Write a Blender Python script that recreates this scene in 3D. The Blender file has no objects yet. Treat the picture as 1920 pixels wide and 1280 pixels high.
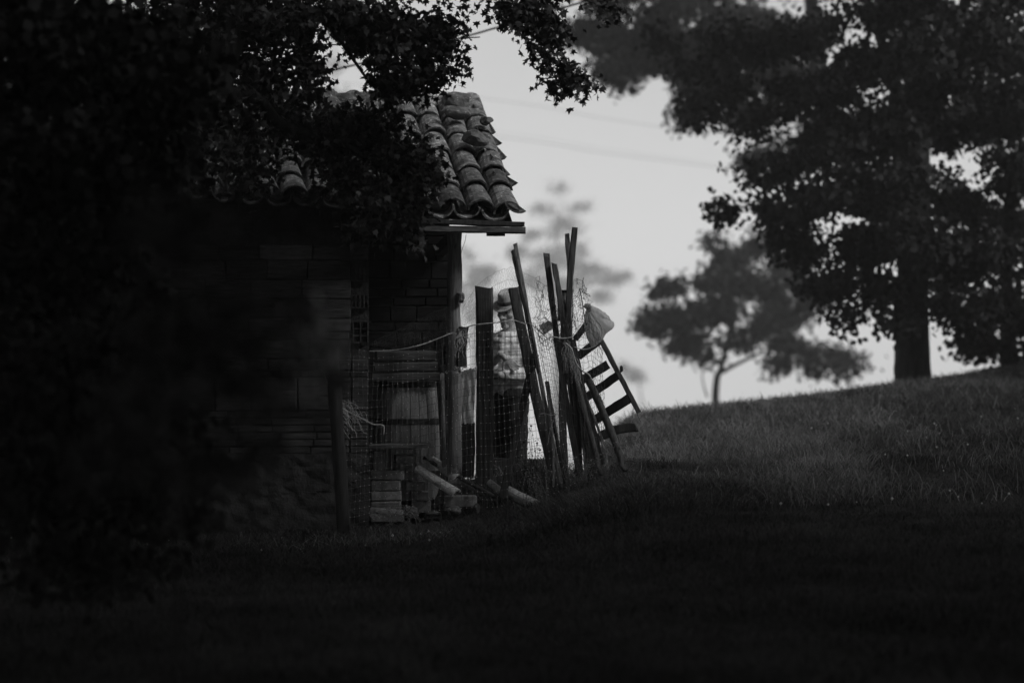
import bpy, bmesh, math, random
import numpy as np
from mathutils import Vector, Matrix, Euler, noise
R = math.radians
sc = bpy.context.scene

# ------------------------------------------------------------------ camera
FPX = 4533.0                     # 85 mm lens, in pixels of the 1920 wide photograph
CAMZ = 1.2
cd = bpy.data.cameras.new('camera'); cam = bpy.data.objects.new('camera', cd)
sc.collection.objects.link(cam); sc.camera = cam
cam.location = (0, 0, CAMZ); cam.rotation_euler = (R(90), 0, 0)
cd.lens = 85; cd.sensor_width = 36; cd.clip_end = 2000; cd.clip_start = 0.05
cd.dof.use_dof = True; cd.dof.focus_distance = 15.5; cd.dof.aperture_fstop = 1.5

# ------------------------------------------------------------------ world / sun
SUN_EL, SUN_AZ = 38.0, 116.0      # azimuth from +Y, positive to the right
w = bpy.data.worlds.new('World'); sc.world = w; w.use_nodes = True
nt = w.node_tree; nt.nodes.clear()
out = nt.nodes.new('ShaderNodeOutputWorld'); bg = nt.nodes.new('ShaderNodeBackground')
sky = nt.nodes.new('ShaderNodeTexSky'); sky.sky_type = 'NISHITA'; sky.sun_disc = False
sky.sun_elevation = R(SUN_EL); sky.sun_rotation = R(SUN_AZ)
sky.air_density = 1.0; sky.dust_density = 0.35; sky.ozone_density = 1.0
bw = nt.nodes.new('ShaderNodeRGBToBW')
tc = nt.nodes.new('ShaderNodeTexCoord'); sep = nt.nodes.new('ShaderNodeSeparateXYZ'); comb = nt.nodes.new('ShaderNodeCombineXYZ')
mx = nt.nodes.new('ShaderNodeMath'); mx.operation = 'MAXIMUM'; mx.inputs[1].default_value = 0.012
L = nt.links.new
L(tc.outputs['Generated'], sep.inputs[0]); L(sep.outputs[0], comb.inputs[0]); L(sep.outputs[1], comb.inputs[1])
L(sep.outputs[2], mx.inputs[0]); L(mx.outputs[0], comb.inputs[2]); L(comb.outputs[0], sky.inputs['Vector'])
L(sky.outputs[0], bw.inputs[0]); L(bw.outputs[0], bg.inputs[0]); bg.inputs[1].default_value = 0.063
L(bg.outputs[0], out.inputs[0])
sd = bpy.data.lights.new('sun', 'SUN'); so = bpy.data.objects.new('sun', sd); sc.collection.objects.link(so)
sd.energy = 1.5; sd.angle = R(24); sd.color = (1, 1, 1)
sdir = Vector((math.sin(R(SUN_AZ))*math.cos(R(SUN_EL)), math.cos(R(SUN_AZ))*math.cos(R(SUN_EL)), math.sin(R(SUN_EL))))
so.rotation_euler = sdir.to_track_quat('Z', 'Y').to_euler(); so.location = sdir*60
sc.view_settings.view_transform = 'Standard'; sc.view_settings.look = 'None'
sc.view_settings.gamma = 1; sc.view_settings.exposure = 1.15
sc.render.engine = 'CYCLES'
cy = sc.cycles
cy.use_denoising = True; cy.max_bounces = 7; cy.diffuse_bounces = 3; cy.glossy_bounces = 2
cy.transmission_bounces = 4; cy.transparent_max_bounces = 8; cy.volume_bounces = 4
cy.caustics_reflective = False; cy.caustics_refractive = False; cy.sample_clamp_indirect = 4

# ------------------------------------------------------------------ helpers
def P(px, py, Y):                 # the point seen at a pixel, Y metres away
    return Vector(((px-960)/FPX*Y, Y, CAMZ-(py-640)/FPX*Y))
ORI = {}
def tag(o, label=None, cat=None, group=None, kind=None):
    if label: o['label'] = label
    if cat: o['category'] = cat
    if group: o['group'] = group
    if kind: o['kind'] = kind
    return o
def thing(name, label, cat, loc, group=None):
    o = bpy.data.objects.new(name, None); sc.collection.objects.link(o)
    o.location = loc; o.empty_display_size = 0.1; ORI[o.name] = Vector(loc)
    return tag(o, label, cat, group)
def link(name, verts, faces, m, parent=None, smooth=False):
    """verts in world space"""
    v = np.asarray([tuple(p) for p in verts], dtype=np.float64).reshape(-1, 3) if not isinstance(verts, np.ndarray) else verts
    if parent is not None: org = ORI[parent.name]
    else:
        lo, hi = v.min(0), v.max(0); org = Vector(((lo[0]+hi[0])/2, (lo[1]+hi[1])/2, lo[2]))
    v = v - np.array(org)
    me = bpy.data.meshes.new(name)
    if isinstance(faces, np.ndarray):
        n, k = faces.shape
        me.vertices.add(len(v)); me.vertices.foreach_set('co', v.astype(np.float32).ravel())
        me.loops.add(n*k); me.loops.foreach_set('vertex_index', faces.astype(np.int32).ravel())
        me.polygons.add(n); me.polygons.foreach_set('loop_start', np.arange(0, n*k, k, dtype=np.int32))
        me.update(calc_edges=True)
    else:
        me.from_pydata([tuple(p) for p in v], [], faces); me.update()
    if smooth: me.polygons.foreach_set('use_smooth', [True]*len(me.polygons))
    me.materials.append(m)
    o = bpy.data.objects.new(name, me); sc.collection.objects.link(o)
    if parent is not None: o.parent = parent
    else: o.location = org
    ORI[o.name] = org
    return o
def frame_from(d, roll=0.0):
    d = Vector(d).normalized()
    up = Vector((0, 0, 1)) if abs(d.z) < 0.95 else Vector((0, 1, 0))
    a = d.cross(up).normalized(); b = a.cross(d).normalized()
    if roll:
        a, b = a*math.cos(roll)+b*math.sin(roll), b*math.cos(roll)-a*math.sin(roll)
    return a, b, d
class MB:
    def __init__(s): s.v = []; s.f = []
    def add(s, v, f):
        n = len(s.v); s.v += [Vector(p) for p in v]; s.f += [tuple(i+n for i in q) for q in f]; return s
    def box(s, c, size, rot=(0, 0, 0), jit=0.0, rnd=random):
        M = Euler(rot).to_matrix(); c = Vector(c); h = Vector(size)/2
        v = []
        for z in (-1, 1):
            for y in (-1, 1):
                for x in (-1, 1):
                    p = Vector((x*h.x, y*h.y, z*h.z))
                    if jit: p += Vector((rnd.uniform(-jit, jit), rnd.uniform(-jit, jit), rnd.uniform(-jit, jit)))
                    v.append(c+M@p)
        return s.add(v, [(0,2,3,1),(4,5,7,6),(0,1,5,4),(2,6,7,3),(0,4,6,2),(1,3,7,5)])
    def block(s, c, size, rot=(0, 0, 0), b=0.006, jit=0.003, rnd=random):   # a box with worn, bevelled edges
        M = Euler(rot).to_matrix(); c = Vector(c); h = [q/2 for q in size]
        bm = bmesh.new(); bmesh.ops.create_cube(bm, size=1)
        for q in bm.verts: q.co = Vector((q.co.x*size[0], q.co.y*size[1], q.co.z*size[2]))
        bmesh.ops.bevel(bm, geom=bm.edges[:], offset=min(b, min(size)*.3), segments=1, affect='EDGES')
        for q in bm.verts: q.co += Vector((rnd.uniform(-jit, jit), rnd.uniform(-jit, jit), rnd.uniform(-jit, jit)))
        bm.verts.index_update()
        s.add([c+M@q.co for q in bm.verts], [tuple(q.index for q in f.verts) for f in bm.faces]); bm.free(); return s
    def beam(s, p0, p1, wd, dp, roll=0.0, seg=8, jit=0.002, bend=0.0, taper=1.0, ragged=0.0, rnd=random, wdir=None):
        p0 = Vector(p0); p1 = Vector(p1); d = p1-p0
        a, b, _ = frame_from(d)
        if wdir is not None:        # a = width direction in the plane facing wdir
            n = Vector(wdir).normalized(); a = d.cross(n).normalized(); b = a.cross(d).normalized()
        if roll: a, b = a*math.cos(roll)+b*math.sin(roll), b*math.cos(roll)-a*math.sin(roll)
        ring = [(-.5,-.36),(-.36,-.5),(.36,-.5),(.5,-.36),(.5,.36),(.36,.5),(-.36,.5),(-.5,.36)]
        if min(wd, dp)/max(wd, dp) < .5:
            q = .5-.14*min(wd, dp)/max(wd, dp)
            ring = [(-.5,-.36),(-q,-.5),(q,-.5),(.5,-.36),(.5,.36),(q,.5),(-q,.5),(-.5,.36)] if wd > dp else [(-.5,-q),(-.36,-.5),(.36,-.5),(.5,-q),(.5,q),(.36,.5),(-.36,.5),(-.5,q)]
        V = []; F = []; n = len(ring)
        for i in range(seg+1):
            t = i/seg; k = 1+(taper-1)*t
            c = p0+d*t + b*(bend*math.sin(math.pi*t)*.5) + a*(bend*math.sin(math.pi*t))
            for (x, y) in ring:
                e = rnd.uniform(-ragged, ragged)*d.length if i == seg and ragged else 0
                V.append(c+a*(x*wd*k+rnd.uniform(-jit, jit))+b*(y*dp*k+rnd.uniform(-jit, jit))+d.normalized()*e)
        for i in range(seg):
            for j in range(n):
                F.append((i*n+j, i*n+(j+1)%n, (i+1)*n+(j+1)%n, (i+1)*n+j))
        F.append(tuple(range(n))[::-1]); F.append(tuple(seg*n+j for j in range(n)))
        return s.add(V, F)
    def tube(s, pts, rad, n=6, jit=0.0, cap=True, rnd=random):
        pts = [Vector(p) for p in pts]
        if not hasattr(rad, '__len__'): rad = [rad]*len(pts)
        V = []; F = []; prev = None
        for i, p in enumerate(pts):
            d = (pts[min(i+1, len(pts)-1)]-pts[max(i-1, 0)])
            if d.length < 1e-9: d = Vector((0, 0, 1))
            if prev is None: a, b, _ = frame_from(d)
            else:
                d.normalize(); a = (prev-d*prev.dot(d)); a = a.normalized() if a.length > 1e-6 else frame_from(d)[0]; b = d.cross(a)
            prev = a
            for j in range(n):
                t = 2*math.pi*j/n; r = rad[i]*(1+rnd.uniform(-jit, jit))
                V.append(p+a*math.cos(t)*r+b*math.sin(t)*r)
        for i in range(len(pts)-1):
            for j in range(n): F.append((i*n+j, i*n+(j+1)%n, (i+1)*n+(j+1)%n, (i+1)*n+j))
        if cap and n > 2: F.append(tuple(range(n))[::-1]); F.append(tuple((len(pts)-1)*n+j for j in range(n)))
        return s.add(V, F)
    def ell(s, c, r, rot=None, n=12, m=8, jit=0.0, rnd=random):
        c = Vector(c); M = rot.to_matrix() if isinstance(rot, Euler) else (rot or Matrix.Identity(3))
        V = []; F = []
        for i in range(m+1):
            th = math.pi*i/m
            for j in range(n):
                ph = 2*math.pi*j/n; k = 1+rnd.uniform(-jit, jit)
                V.append(c+M@Vector((r[0]*math.sin(th)*math.cos(ph)*k, r[1]*math.sin(th)*math.sin(ph)*k, r[2]*math.cos(th)*k)))
        for i in range(m):
            for j in range(n): F.append((i*n+j, (i+1)*n+j, (i+1)*n+(j+1)%n, i*n+(j+1)%n))
        return s.add(V, F)
    def cap(s, p0, p1, r0, r1, n=10):         # a tapered capsule
        p0 = Vector(p0); p1 = Vector(p1); d = (p1-p0).normalized()
        pts = []; rr = []
        for q in (-1, -.8, -.5, 0): pts.append(p0+d*r0*q); rr.append(max(.0005, r0*math.sqrt(max(0, 1-q*q))))
        for q in (0, .5, .8, 1): pts.append(p1+d*r1*q); rr.append(max(.0005, r1*math.sqrt(max(0, 1-q*q))))
        return s.tube(pts, rr, n)
    def lathe(s, c, prof, n=24, M=None):
        M = M or Matrix.Identity(3); c = Vector(c); V = []; F = []
        for (r, z) in prof:
            for j in range(n):
                t = 2*math.pi*j/n; V.append(c+M@Vector((r*math.cos(t), r*math.sin(t), z)))
        for i in range(len(prof)-1):
            for j in range(n): F.append((i*n+j, i*n+(j+1)%n, (i+1)*n+(j+1)%n, (i+1)*n+j))
        return s.add(V, F)
    def build(s, name, m, parent=None, smooth=False, label=None):
        o = link(name, s.v, s.f, m, parent, smooth)
        if label: o['label'] = label
        return o
def top(o, label, cat, group=None): return tag(o, label, cat, group)
def curve_pts(pts, n=10):
    """Catmull-Rom through the points"""
    pts = [Vector(p) for p in pts]; q = [pts[0]*2-pts[1]]+pts+[pts[-1]*2-pts[-2]]; o = []
    for i in range(len(pts)-1):
        a, b, c, d = q[i:i+4]
        for k in range(n):
            t = k/n; o.append(0.5*((2*b)+(c-a)*t+(2*a-5*b+4*c-d)*t*t+(3*b-a-3*c+d)*t**3))
    o.append(pts[-1]); return o

# ------------------------------------------------------------------ materials (all neutral greys: a black and white photograph)
def mat(name, lo, hi, scale=(8, 8, 8), detail=6, rough=0.85, bump=0.0, spots=None, spec=0.3, dist=0.0, island=None, contrast=(0.35, 0.65)):
    m = bpy.data.materials.new(name); m.use_nodes = True; t = m.node_tree; n = t.nodes; l = t.links.new
    b = n['Principled BSDF']; b.inputs['Roughness'].default_value = rough; b.inputs['Specular IOR Level'].default_value = spec
    tcn = n.new('ShaderNodeTexCoord'); mp = n.new('ShaderNodeMapping'); mp.inputs['Scale'].default_value = scale
    l(tcn.outputs['Object'], mp.inputs[0])
    ns = n.new('ShaderNodeTexNoise'); ns.inputs['Scale'].default_value = 1; ns.inputs['Detail'].default_value = detail
    ns.inputs['Roughness'].default_value = .65; ns.inputs['Distortion'].default_value = dist
    l(mp.outputs[0], ns.inputs['Vector'])
    cr = n.new('ShaderNodeValToRGB'); cr.color_ramp.elements[0].position = contrast[0]; cr.color_ramp.elements[1].position = contrast[1]
    cr.color_ramp.elements[0].color = (lo, lo, lo, 1); cr.color_ramp.elements[1].color = (hi, hi, hi, 1)
    l(ns.outputs['Fac'], cr.inputs[0]); col = cr.outputs[0]
    if spots:
        sp = n.new('ShaderNodeTexNoise'); sp.inputs['Scale'].default_value = spots[0]; sp.inputs['Detail'].default_value = 8; sp.inputs['Roughness'].default_value = .75
        l(tcn.outputs['Object'], sp.inputs['Vector'])
        c2 = n.new('ShaderNodeValToRGB'); c2.color_ramp.elements[0].position = spots[1]; c2.color_ramp.elements[1].position = spots[1]+.05
        l(sp.outputs['Fac'], c2.inputs[0]); mixn = n.new('ShaderNodeMix'); mixn.data_type = 'RGBA'
        l(c2.outputs[0], mixn.inputs[0]); l(col, mixn.inputs[6]); v = spots[2]; mixn.inputs[7].default_value = (v, v, v, 1); col = mixn.outputs[2]
    if island:
        ge = n.new('ShaderNodeNewGeometry'); mr = n.new('ShaderNodeMapRange'); mr.inputs[3].default_value = island[0]; mr.inputs[4].default_value = island[1]
        l(ge.outputs['Random Per Island'], mr.inputs[0]); vm = n.new('ShaderNodeVectorMath'); vm.operation = 'SCALE'; l(col, vm.inputs[0]); l(mr.outputs[0], vm.inputs['Scale']); col = vm.outputs[0]
    l(col, b.inputs['Base Color'])
    if bump:
        bp = n.new('ShaderNodeBump'); bp.inputs['Strength'].default_value = 1; bp.inputs['Distance'].default_value = bump
        l(ns.outputs['Fac'], bp.inputs['Height']); l(bp.outputs[0], b.inputs['Normal'])
    return m
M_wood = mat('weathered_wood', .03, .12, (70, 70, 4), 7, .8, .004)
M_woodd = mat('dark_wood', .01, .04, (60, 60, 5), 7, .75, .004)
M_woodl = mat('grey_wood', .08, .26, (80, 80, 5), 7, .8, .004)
M_woodx = mat('board_wood', .03, .12, (4, 60, 60), 7, .8, .004)
M_stave = mat('barrel_wood', .18, .42, (45, 45, 4), 7, .65, .002, island=(.65, 1.15))
M_iron = mat('rusty_iron', .008, .025, (30, 30, 30), 5, .6, .001)
M_wire = mat('galvanised_wire', .03, .10, (30, 30, 30), 4, .6, 0, spec=.3)
M_knot = mat('wire_knot', .5, .8, (30, 30, 30), 4, .4, 0, spec=.6)
M_tile = mat('old_roof_tile', .028, .20, (14, 14, 14), 10, .9, .014, spots=(24, .57, .46), contrast=(.38, .66), island=(.45, 1.35))
M_back = mat('shaded_block', .004, .014, (9, 9, 30), 8, 1.0, .004, spec=.03)  # near-black colour stands in for the shade under the roof
M_mortar = mat('stone', .03, .13, (12, 12, 12), 9, .9, .012, spots=(30, .6, .35))
M_block = mat('hollow_block', .022, .08, (9, 9, 60), 8, .9, .006, island=(.5, 1.3))
M_rubble = mat('rubble_plaster', .02, .055, (9, 9, 9), 10, .95, .03)
M_brick = mat('loose_brick', .09, .30, (14, 14, 14), 8, .9, .005)
M_pipe = mat('pale_clay', .28, .52, (18, 18, 18), 7, .8, .002)
M_bag = mat('white_plastic', .75, .92, (6, 60, 6), 5, .5, .003)
M_cloth = mat('pale_cloth', .60, .88, (14, 14, 14), 6, .9, .003)
M_rope = mat('twine', .30, .60, (90, 90, 90), 4, .9, .001)
M_bark = mat('bark', .01, .035, (22, 22, 5), 8, .9, .02)
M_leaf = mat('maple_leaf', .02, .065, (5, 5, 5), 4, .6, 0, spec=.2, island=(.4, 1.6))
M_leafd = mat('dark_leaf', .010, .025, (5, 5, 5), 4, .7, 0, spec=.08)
M_leafl = mat('skylit_leaf', .22, .48, (9, 9, 9), 4, .8, 0, spec=.1, island=(.05, 1.5))  # paler colour stands for light falling on the leaf tips
M_soil = mat('soil_and_turf', .012, .04, (3, 3, 3), 10, 1, .03, spec=.1)
M_grass = mat('grass_blades', .02, .085, (1.3, 1.3, 1.3), 8, .55, 0, spec=.3, island=(.4, 1.7))
M_dry = mat('lit_dry_grass_blades', .08, .27, (1.3, 1.3, 1.3), 8, .55, 0, spec=.3, island=(.4, 1.6))  # paler than the turf to carry the backlit glow by the fence
M_skin = mat('weathered_skin', .26, .44, (30, 30, 30), 7, .6, .0012, spec=.4)
M_hat = mat('felt', .30, .46, (60, 60, 60), 6, .95, .001)
M_band = mat('hat_ribbon', .03, .05, (60, 60, 60), 3, .8)
M_trouser = mat('trouser_cloth', .008, .022, (20, 20, 6), 6, .9, .006)
M_shoe = mat('boot_leather', .02, .05, (20, 20, 20), 6, .6, .002)
M_eye = mat('eye', .02, .05, (20, 20, 20), 2, .2, 0, spec=.6)
M_dark = mat('cable_rubber', .015, .03, (20, 20, 20), 3, .7)
def plaid():
    m = mat('checked_shirt', .55, .80, (9, 9, 9), 5, .9, .006); t = m.node_tree; n = t.nodes; l = t.links.new
    b = n['Principled BSDF']; src = b.inputs['Base Color'].links[0].from_socket
    tcn = n.new('ShaderNodeTexCoord'); s = n.new('ShaderNodeSeparateXYZ'); l(tcn.outputs['Object'], s.inputs[0])
    prev = src
    for ax, sc_ in ((0, 150), (2, 150)):
        a = n.new('ShaderNodeMath'); a.operation = 'MULTIPLY'; a.inputs[1].default_value = sc_; l(s.outputs[ax], a.inputs[0])
        q = n.new('ShaderNodeMath'); q.operation = 'SINE'; l(a.outputs[0], q.inputs[0])
        g = n.new('ShaderNodeMath'); g.operation = 'GREATER_THAN'; g.inputs[1].default_value = .55; l(q.outputs[0], g.inputs[0])
        k = n.new('ShaderNodeMath'); k.operation = 'MULTIPLY'; k.inputs[1].default_value = .5; l(g.outputs[0], k.inputs[0])
        mi = n.new('ShaderNodeMix'); mi.data_type = 'RGBA'; l(k.outputs[0], mi.inputs[0]); l(prev, mi.inputs[6]); mi.inputs[7].default_value = (.10, .10, .10, 1)
        prev = mi.outputs[2]
    l(prev, b.inputs['Base Color']); return m
M_shirt = plaid()
def translucent(m, f):
    t = m.node_tree; n = t.nodes; b = n['Principled BSDF']; o = n['Material Output']; tr = n.new('ShaderNodeBsdfTranslucent'); mi = n.new('ShaderNodeMixShader')
    t.links.new(b.inputs['Base Color'].links[0].from_socket, tr.inputs[0]); mi.inputs[0].default_value = f
    t.links.new(b.outputs[0], mi.inputs[1]); t.links.new(tr.outputs[0], mi.inputs[2]); t.links.new(mi.outputs[0], o.inputs[0])
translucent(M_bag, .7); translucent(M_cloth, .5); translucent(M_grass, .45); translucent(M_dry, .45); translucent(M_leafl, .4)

# ------------------------------------------------------------------ ground
def lerp(x, xs, ys): return np.interp(x, xs, ys)
def gz(x, y):
    x = np.asarray(x, dtype=float); y = np.asarray(y, dtype=float)
    s = lerp(x, [-1.2, -.5, 0.2, 0.75, 8], [-.006, .000, .016, .042, .056])
    yc = lerp(x, [-6, .45, .7, 1.1, 2.15, 3.3, 4.9, 6.35, 14], [15.9, 15.9, 18.0, 20.5, 22, 23, 25, 27.5, 32])
    k = lerp(x, [.2, .9], [1.0, 0.0])
    z = s*(np.minimum(y, yc)-8.5)
    e = np.maximum(y-yc, 0)
    drop = .42*(1-np.exp(-(e/.45)**2))*k + np.where(e < 3, .02*e*e, .18+.12*(e-3)+.0)
    z = z-drop+.27*np.exp(-((y-16.0)/.33)**2)*lerp(x, [-.95, -.8, .25, .5], [0, 1, 1, 0])
    z = z + .018*np.sin(x*1.7+y*.6)*np.cos(y*.9-x*.5) + .008*np.sin(x*5.1+1)*np.sin(y*4.3)
    return np.maximum(z, -24+.0*x)
def G(x, y): return float(gz(x, y))
def axis(lo, hi, near_lo, near_hi, fine, grow=1.15):
    a = list(np.arange(near_lo, near_hi, fine)); st = fine; v = a[-1]
    while v < hi: st *= grow; v += st; a.append(min(v, hi))
    st = fine; v = near_lo; b = []
    while v > lo: st *= grow; v -= st; b.append(max(v, lo))
    return np.array(sorted(set(b+a)))
xs = axis(-160, 160, -5, 8, .16); ys = axis(-40, 385, 4, 32, .16)
X, Yg = np.meshgrid(xs, ys); V = np.stack([X.ravel(), Yg.ravel(), gz(X, Yg).ravel()], 1)
nx, ny = len(xs), len(ys); ii = (np.arange(ny-1)[:, None]*nx+np.arange(nx-1)[None, :]).ravel()
ground = link('ground', V, np.stack([ii, ii+1, ii+nx+1, ii+nx], 1), M_soil, smooth=True)
tag(ground, 'dark turf slope rising to a crest on the right', 'ground', kind='structure')

# ------------------------------------------------------------------ grass
rg = np.random.default_rng(5)
def blades(n, x, y, hgt, wid, lean, curl=.5):
    z = gz(x, y)-.004
    az = rg.uniform(0, 2*np.pi, n); face = rg.uniform(0, np.pi, n)
    dx, dy = np.cos(az)*lean*hgt, np.sin(az)*lean*hgt
    wx, wy = np.cos(face)*wid/2, np.sin(face)*wid/2
    lv = [(0, 1, 0), (.5, .85, .28), (.85, .5, .66)]
    out = []
    for t, ww, ln in lv:
        for sgn in (-1, 1):
            out.append(np.stack([x+dx*ln+wx*ww*sgn, y+dy*ln+wy*ww*sgn, z+hgt*t*(1-.25*lean*t)], 1))
    out.append(np.stack([x+dx*1.15, y+dy*1.15, z+hgt*(1-.45*lean)], 1))
    V = np.stack(out, 1).reshape(-1, 3); b = np.arange(n)*7
    T = []
    for q in ((0,1,3),(0,3,2),(2,3,5),(2,5,4),(4,5,6)): T.append(np.stack([b+q[0], b+q[1], b+q[2]], 1))
    return V, np.concatenate(T)
def sample_ground(n, y0, y1, power, wide=.27, pad=.8):
    u = rg.uniform(0, 1, n); y = (y0**power+(y1**power-y0**power)*u)**(1/power)
    x = rg.uniform(-1, 1, n)*(wide*y+pad); return x, y
VV = []; FF = []; off = 0
def put(V_, F_):
    global off
    VV.append(V_); FF.append(F_+off); off += len(V_)
def not_shed(x, y): return ~((y > 15.15+.117*(x+.9)) & (x < -.85) & (y < 18))
n = 420000; x, y = sample_ground(n, 5.5, 31, .62)
k = not_shed(x, y); x, y = x[k], y[k]
cl = np.array([noise.noise(Vector((a*.9, b*.9, 0)))+.6*noise.noise(Vector((a*3.1, b*3.1, 4))) for a, b in zip(x, y)])
h = (.032+.035*rg.random(len(x)))*(1+1.0*np.clip(cl, -.5, 1)); wd = .0020+.00034*y
put(*blades(len(x), x, y, h, wd, rg.uniform(.2, 1.1, len(x))))
# longer tussocks around the foot of the fence and the stacked stakes
n = 34000; x = rg.normal(.75, .55, n); y = rg.normal(15.1, .5, n); k = (x > -.9) & (y < 16.2) & (y > 13.4); x, y = x[k], y[k]
put(*blades(len(x), x, y, rg.uniform(.04, .15, len(x))*np.exp(-((x-.75)/1.1)**2)+.035, np.full(len(x), .0065), rg.uniform(.3, 1.4, len(x))))
n = 9000; x = rg.uniform(-1.9, .3, n); y = rg.uniform(14.5, 15.2, n)
put(*blades(n, x, y, rg.uniform(.03, .12, n), np.full(n, .006), rg.uniform(.3, 1.4, n)))
# taller grass on the crest
n = 60000; x = rg.uniform(.6, 8.5, n)
yc = lerp(x, [.45, .7, 1.1, 2.15, 3.3, 4.9, 6.35, 14], [15.9, 18.0, 20.5, 22, 23, 25, 27.5, 32]); y = yc+rg.normal(-.8, 1.7, n)
put(*blades(n, x, y, rg.uniform(.03, .085, n)*(1+.8*rg.random(n)**8), np.full(n, .007), rg.uniform(.2, 1.0, n)))
g = link('grass', np.concatenate(VV), np.concatenate(FF), M_grass)
tag(g, 'short dark grass covering the slope, longer round the stakes and along the crest', 'grass', kind='stuff')

# dry grass, paled to stand for the backlit glow, left long round the stakes and on the bank behind them
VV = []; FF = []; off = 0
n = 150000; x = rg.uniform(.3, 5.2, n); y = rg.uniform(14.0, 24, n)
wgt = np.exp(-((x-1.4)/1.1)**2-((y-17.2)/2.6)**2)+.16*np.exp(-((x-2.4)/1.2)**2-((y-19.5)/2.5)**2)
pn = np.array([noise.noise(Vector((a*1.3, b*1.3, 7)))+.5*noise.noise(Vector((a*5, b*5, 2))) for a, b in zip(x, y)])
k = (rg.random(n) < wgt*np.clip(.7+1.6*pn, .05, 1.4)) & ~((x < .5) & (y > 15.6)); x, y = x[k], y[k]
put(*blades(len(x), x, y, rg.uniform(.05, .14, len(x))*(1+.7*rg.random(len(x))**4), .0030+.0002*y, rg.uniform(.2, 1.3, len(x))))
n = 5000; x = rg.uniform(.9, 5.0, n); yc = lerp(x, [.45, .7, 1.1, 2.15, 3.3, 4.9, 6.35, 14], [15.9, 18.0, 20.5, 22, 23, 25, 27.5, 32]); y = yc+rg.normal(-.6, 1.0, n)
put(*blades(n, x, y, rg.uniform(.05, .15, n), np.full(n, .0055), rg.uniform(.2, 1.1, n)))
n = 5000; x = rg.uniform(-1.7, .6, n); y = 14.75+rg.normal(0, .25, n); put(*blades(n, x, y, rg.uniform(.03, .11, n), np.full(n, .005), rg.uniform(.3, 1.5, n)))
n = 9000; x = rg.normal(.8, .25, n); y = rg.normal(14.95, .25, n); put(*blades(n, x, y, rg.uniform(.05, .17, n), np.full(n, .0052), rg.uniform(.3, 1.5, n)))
dg = link('lit_dry_grass', np.concatenate(VV), np.concatenate(FF), M_dry)
tag(dg, 'long dry grass, coloured pale for the backlit glow, round the foot of the stakes and on the bank behind the pallet', 'grass', kind='stuff')
# small clover heads, dead stems and fallen leaves in the turf
VV = []; FF = []; off = 0
n = 320; x, y = sample_ground(n, 13.5, 26, 1.0); z = gz(x, y)+.045
r = rg.uniform(.004, .010, n); octv = np.array([(1,0,0),(-1,0,0),(0,1,0),(0,-1,0),(0,0,1),(0,0,-1)], float)
V_ = np.stack([x, y, z], 1)[:, None, :]+octv[None]*r[:, None, None]; octf = np.array([(0,2,4),(2,1,4),(1,3,4),(3,0,4),(2,0,5),(1,2,5),(3,1,5),(0,3,5)])
fl = link('clover_heads', V_.reshape(-1, 3), (octf[None]+(np.arange(n)*6)[:, None, None]).reshape(-1, 3), M_cloth)
tag(fl, 'tiny pale clover heads scattered through the turf', 'flowers', kind='stuff')
# ------------------------------------------------------------------ leaves and trees
def leaf_template(kind):
    if kind == 'maple':
        o = [(0,0),(.18,.10),(.50,.02),(.36,.26),(.52,.52),(.20,.48),(.0,1.0),(-.20,.48),(-.52,.52),(-.36,.26),(-.50,.02),(-.18,.10)]
        c = (0, .34); pts = [c]+o; v = np.array([(a, b-.0, -.12*(a*a)*2-.10*b*b+(0.05 if i == 0 else 0)) for i, (a, b) in enumerate(pts)])
        f = [(0, i+1, (i+1) % 12+1) for i in range(12)]
    else:
        pts = [(0,0),(.34,.25),(.40,.6),(0,1),(-.36,.62),(-.32,.22)]
        v = np.array([(a, b, -.2*a*a-.1*b*b) for a, b in pts]); f = [(0,1,2),(0,2,3),(0,3,4),(0,4,5)]
    return v, np.array(f)
TEMPL = {k: leaf_template(k) for k in ('maple', 'plain')}
def leaves(pos, size, kind, rs, droop=.6):
    n = len(pos); t, f = TEMPL[kind]
    d = rs.normal(size=(n, 3)); d[:, 2] -= droop*1.6; d /= np.linalg.norm(d, axis=1)[:, None]
    nn = rs.normal(size=(n, 3)); nn[:, 2] += .8; a = np.cross(d, nn); a /= np.linalg.norm(a, axis=1)[:, None]+1e-9; b = np.cross(a, d)
    s = size*rs.uniform(.65, 1.2, n)
    V = pos[:, None, :]+(t[None, :, 0, None]*a[:, None]+t[None, :, 1, None]*d[:, None]+t[None, :, 2, None]*b[:, None])*s[:, None, None]
    F = f[None]+(np.arange(n)*len(t))[:, None, None]
    return V.reshape(-1, 3), F.reshape(-1, 3)
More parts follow.
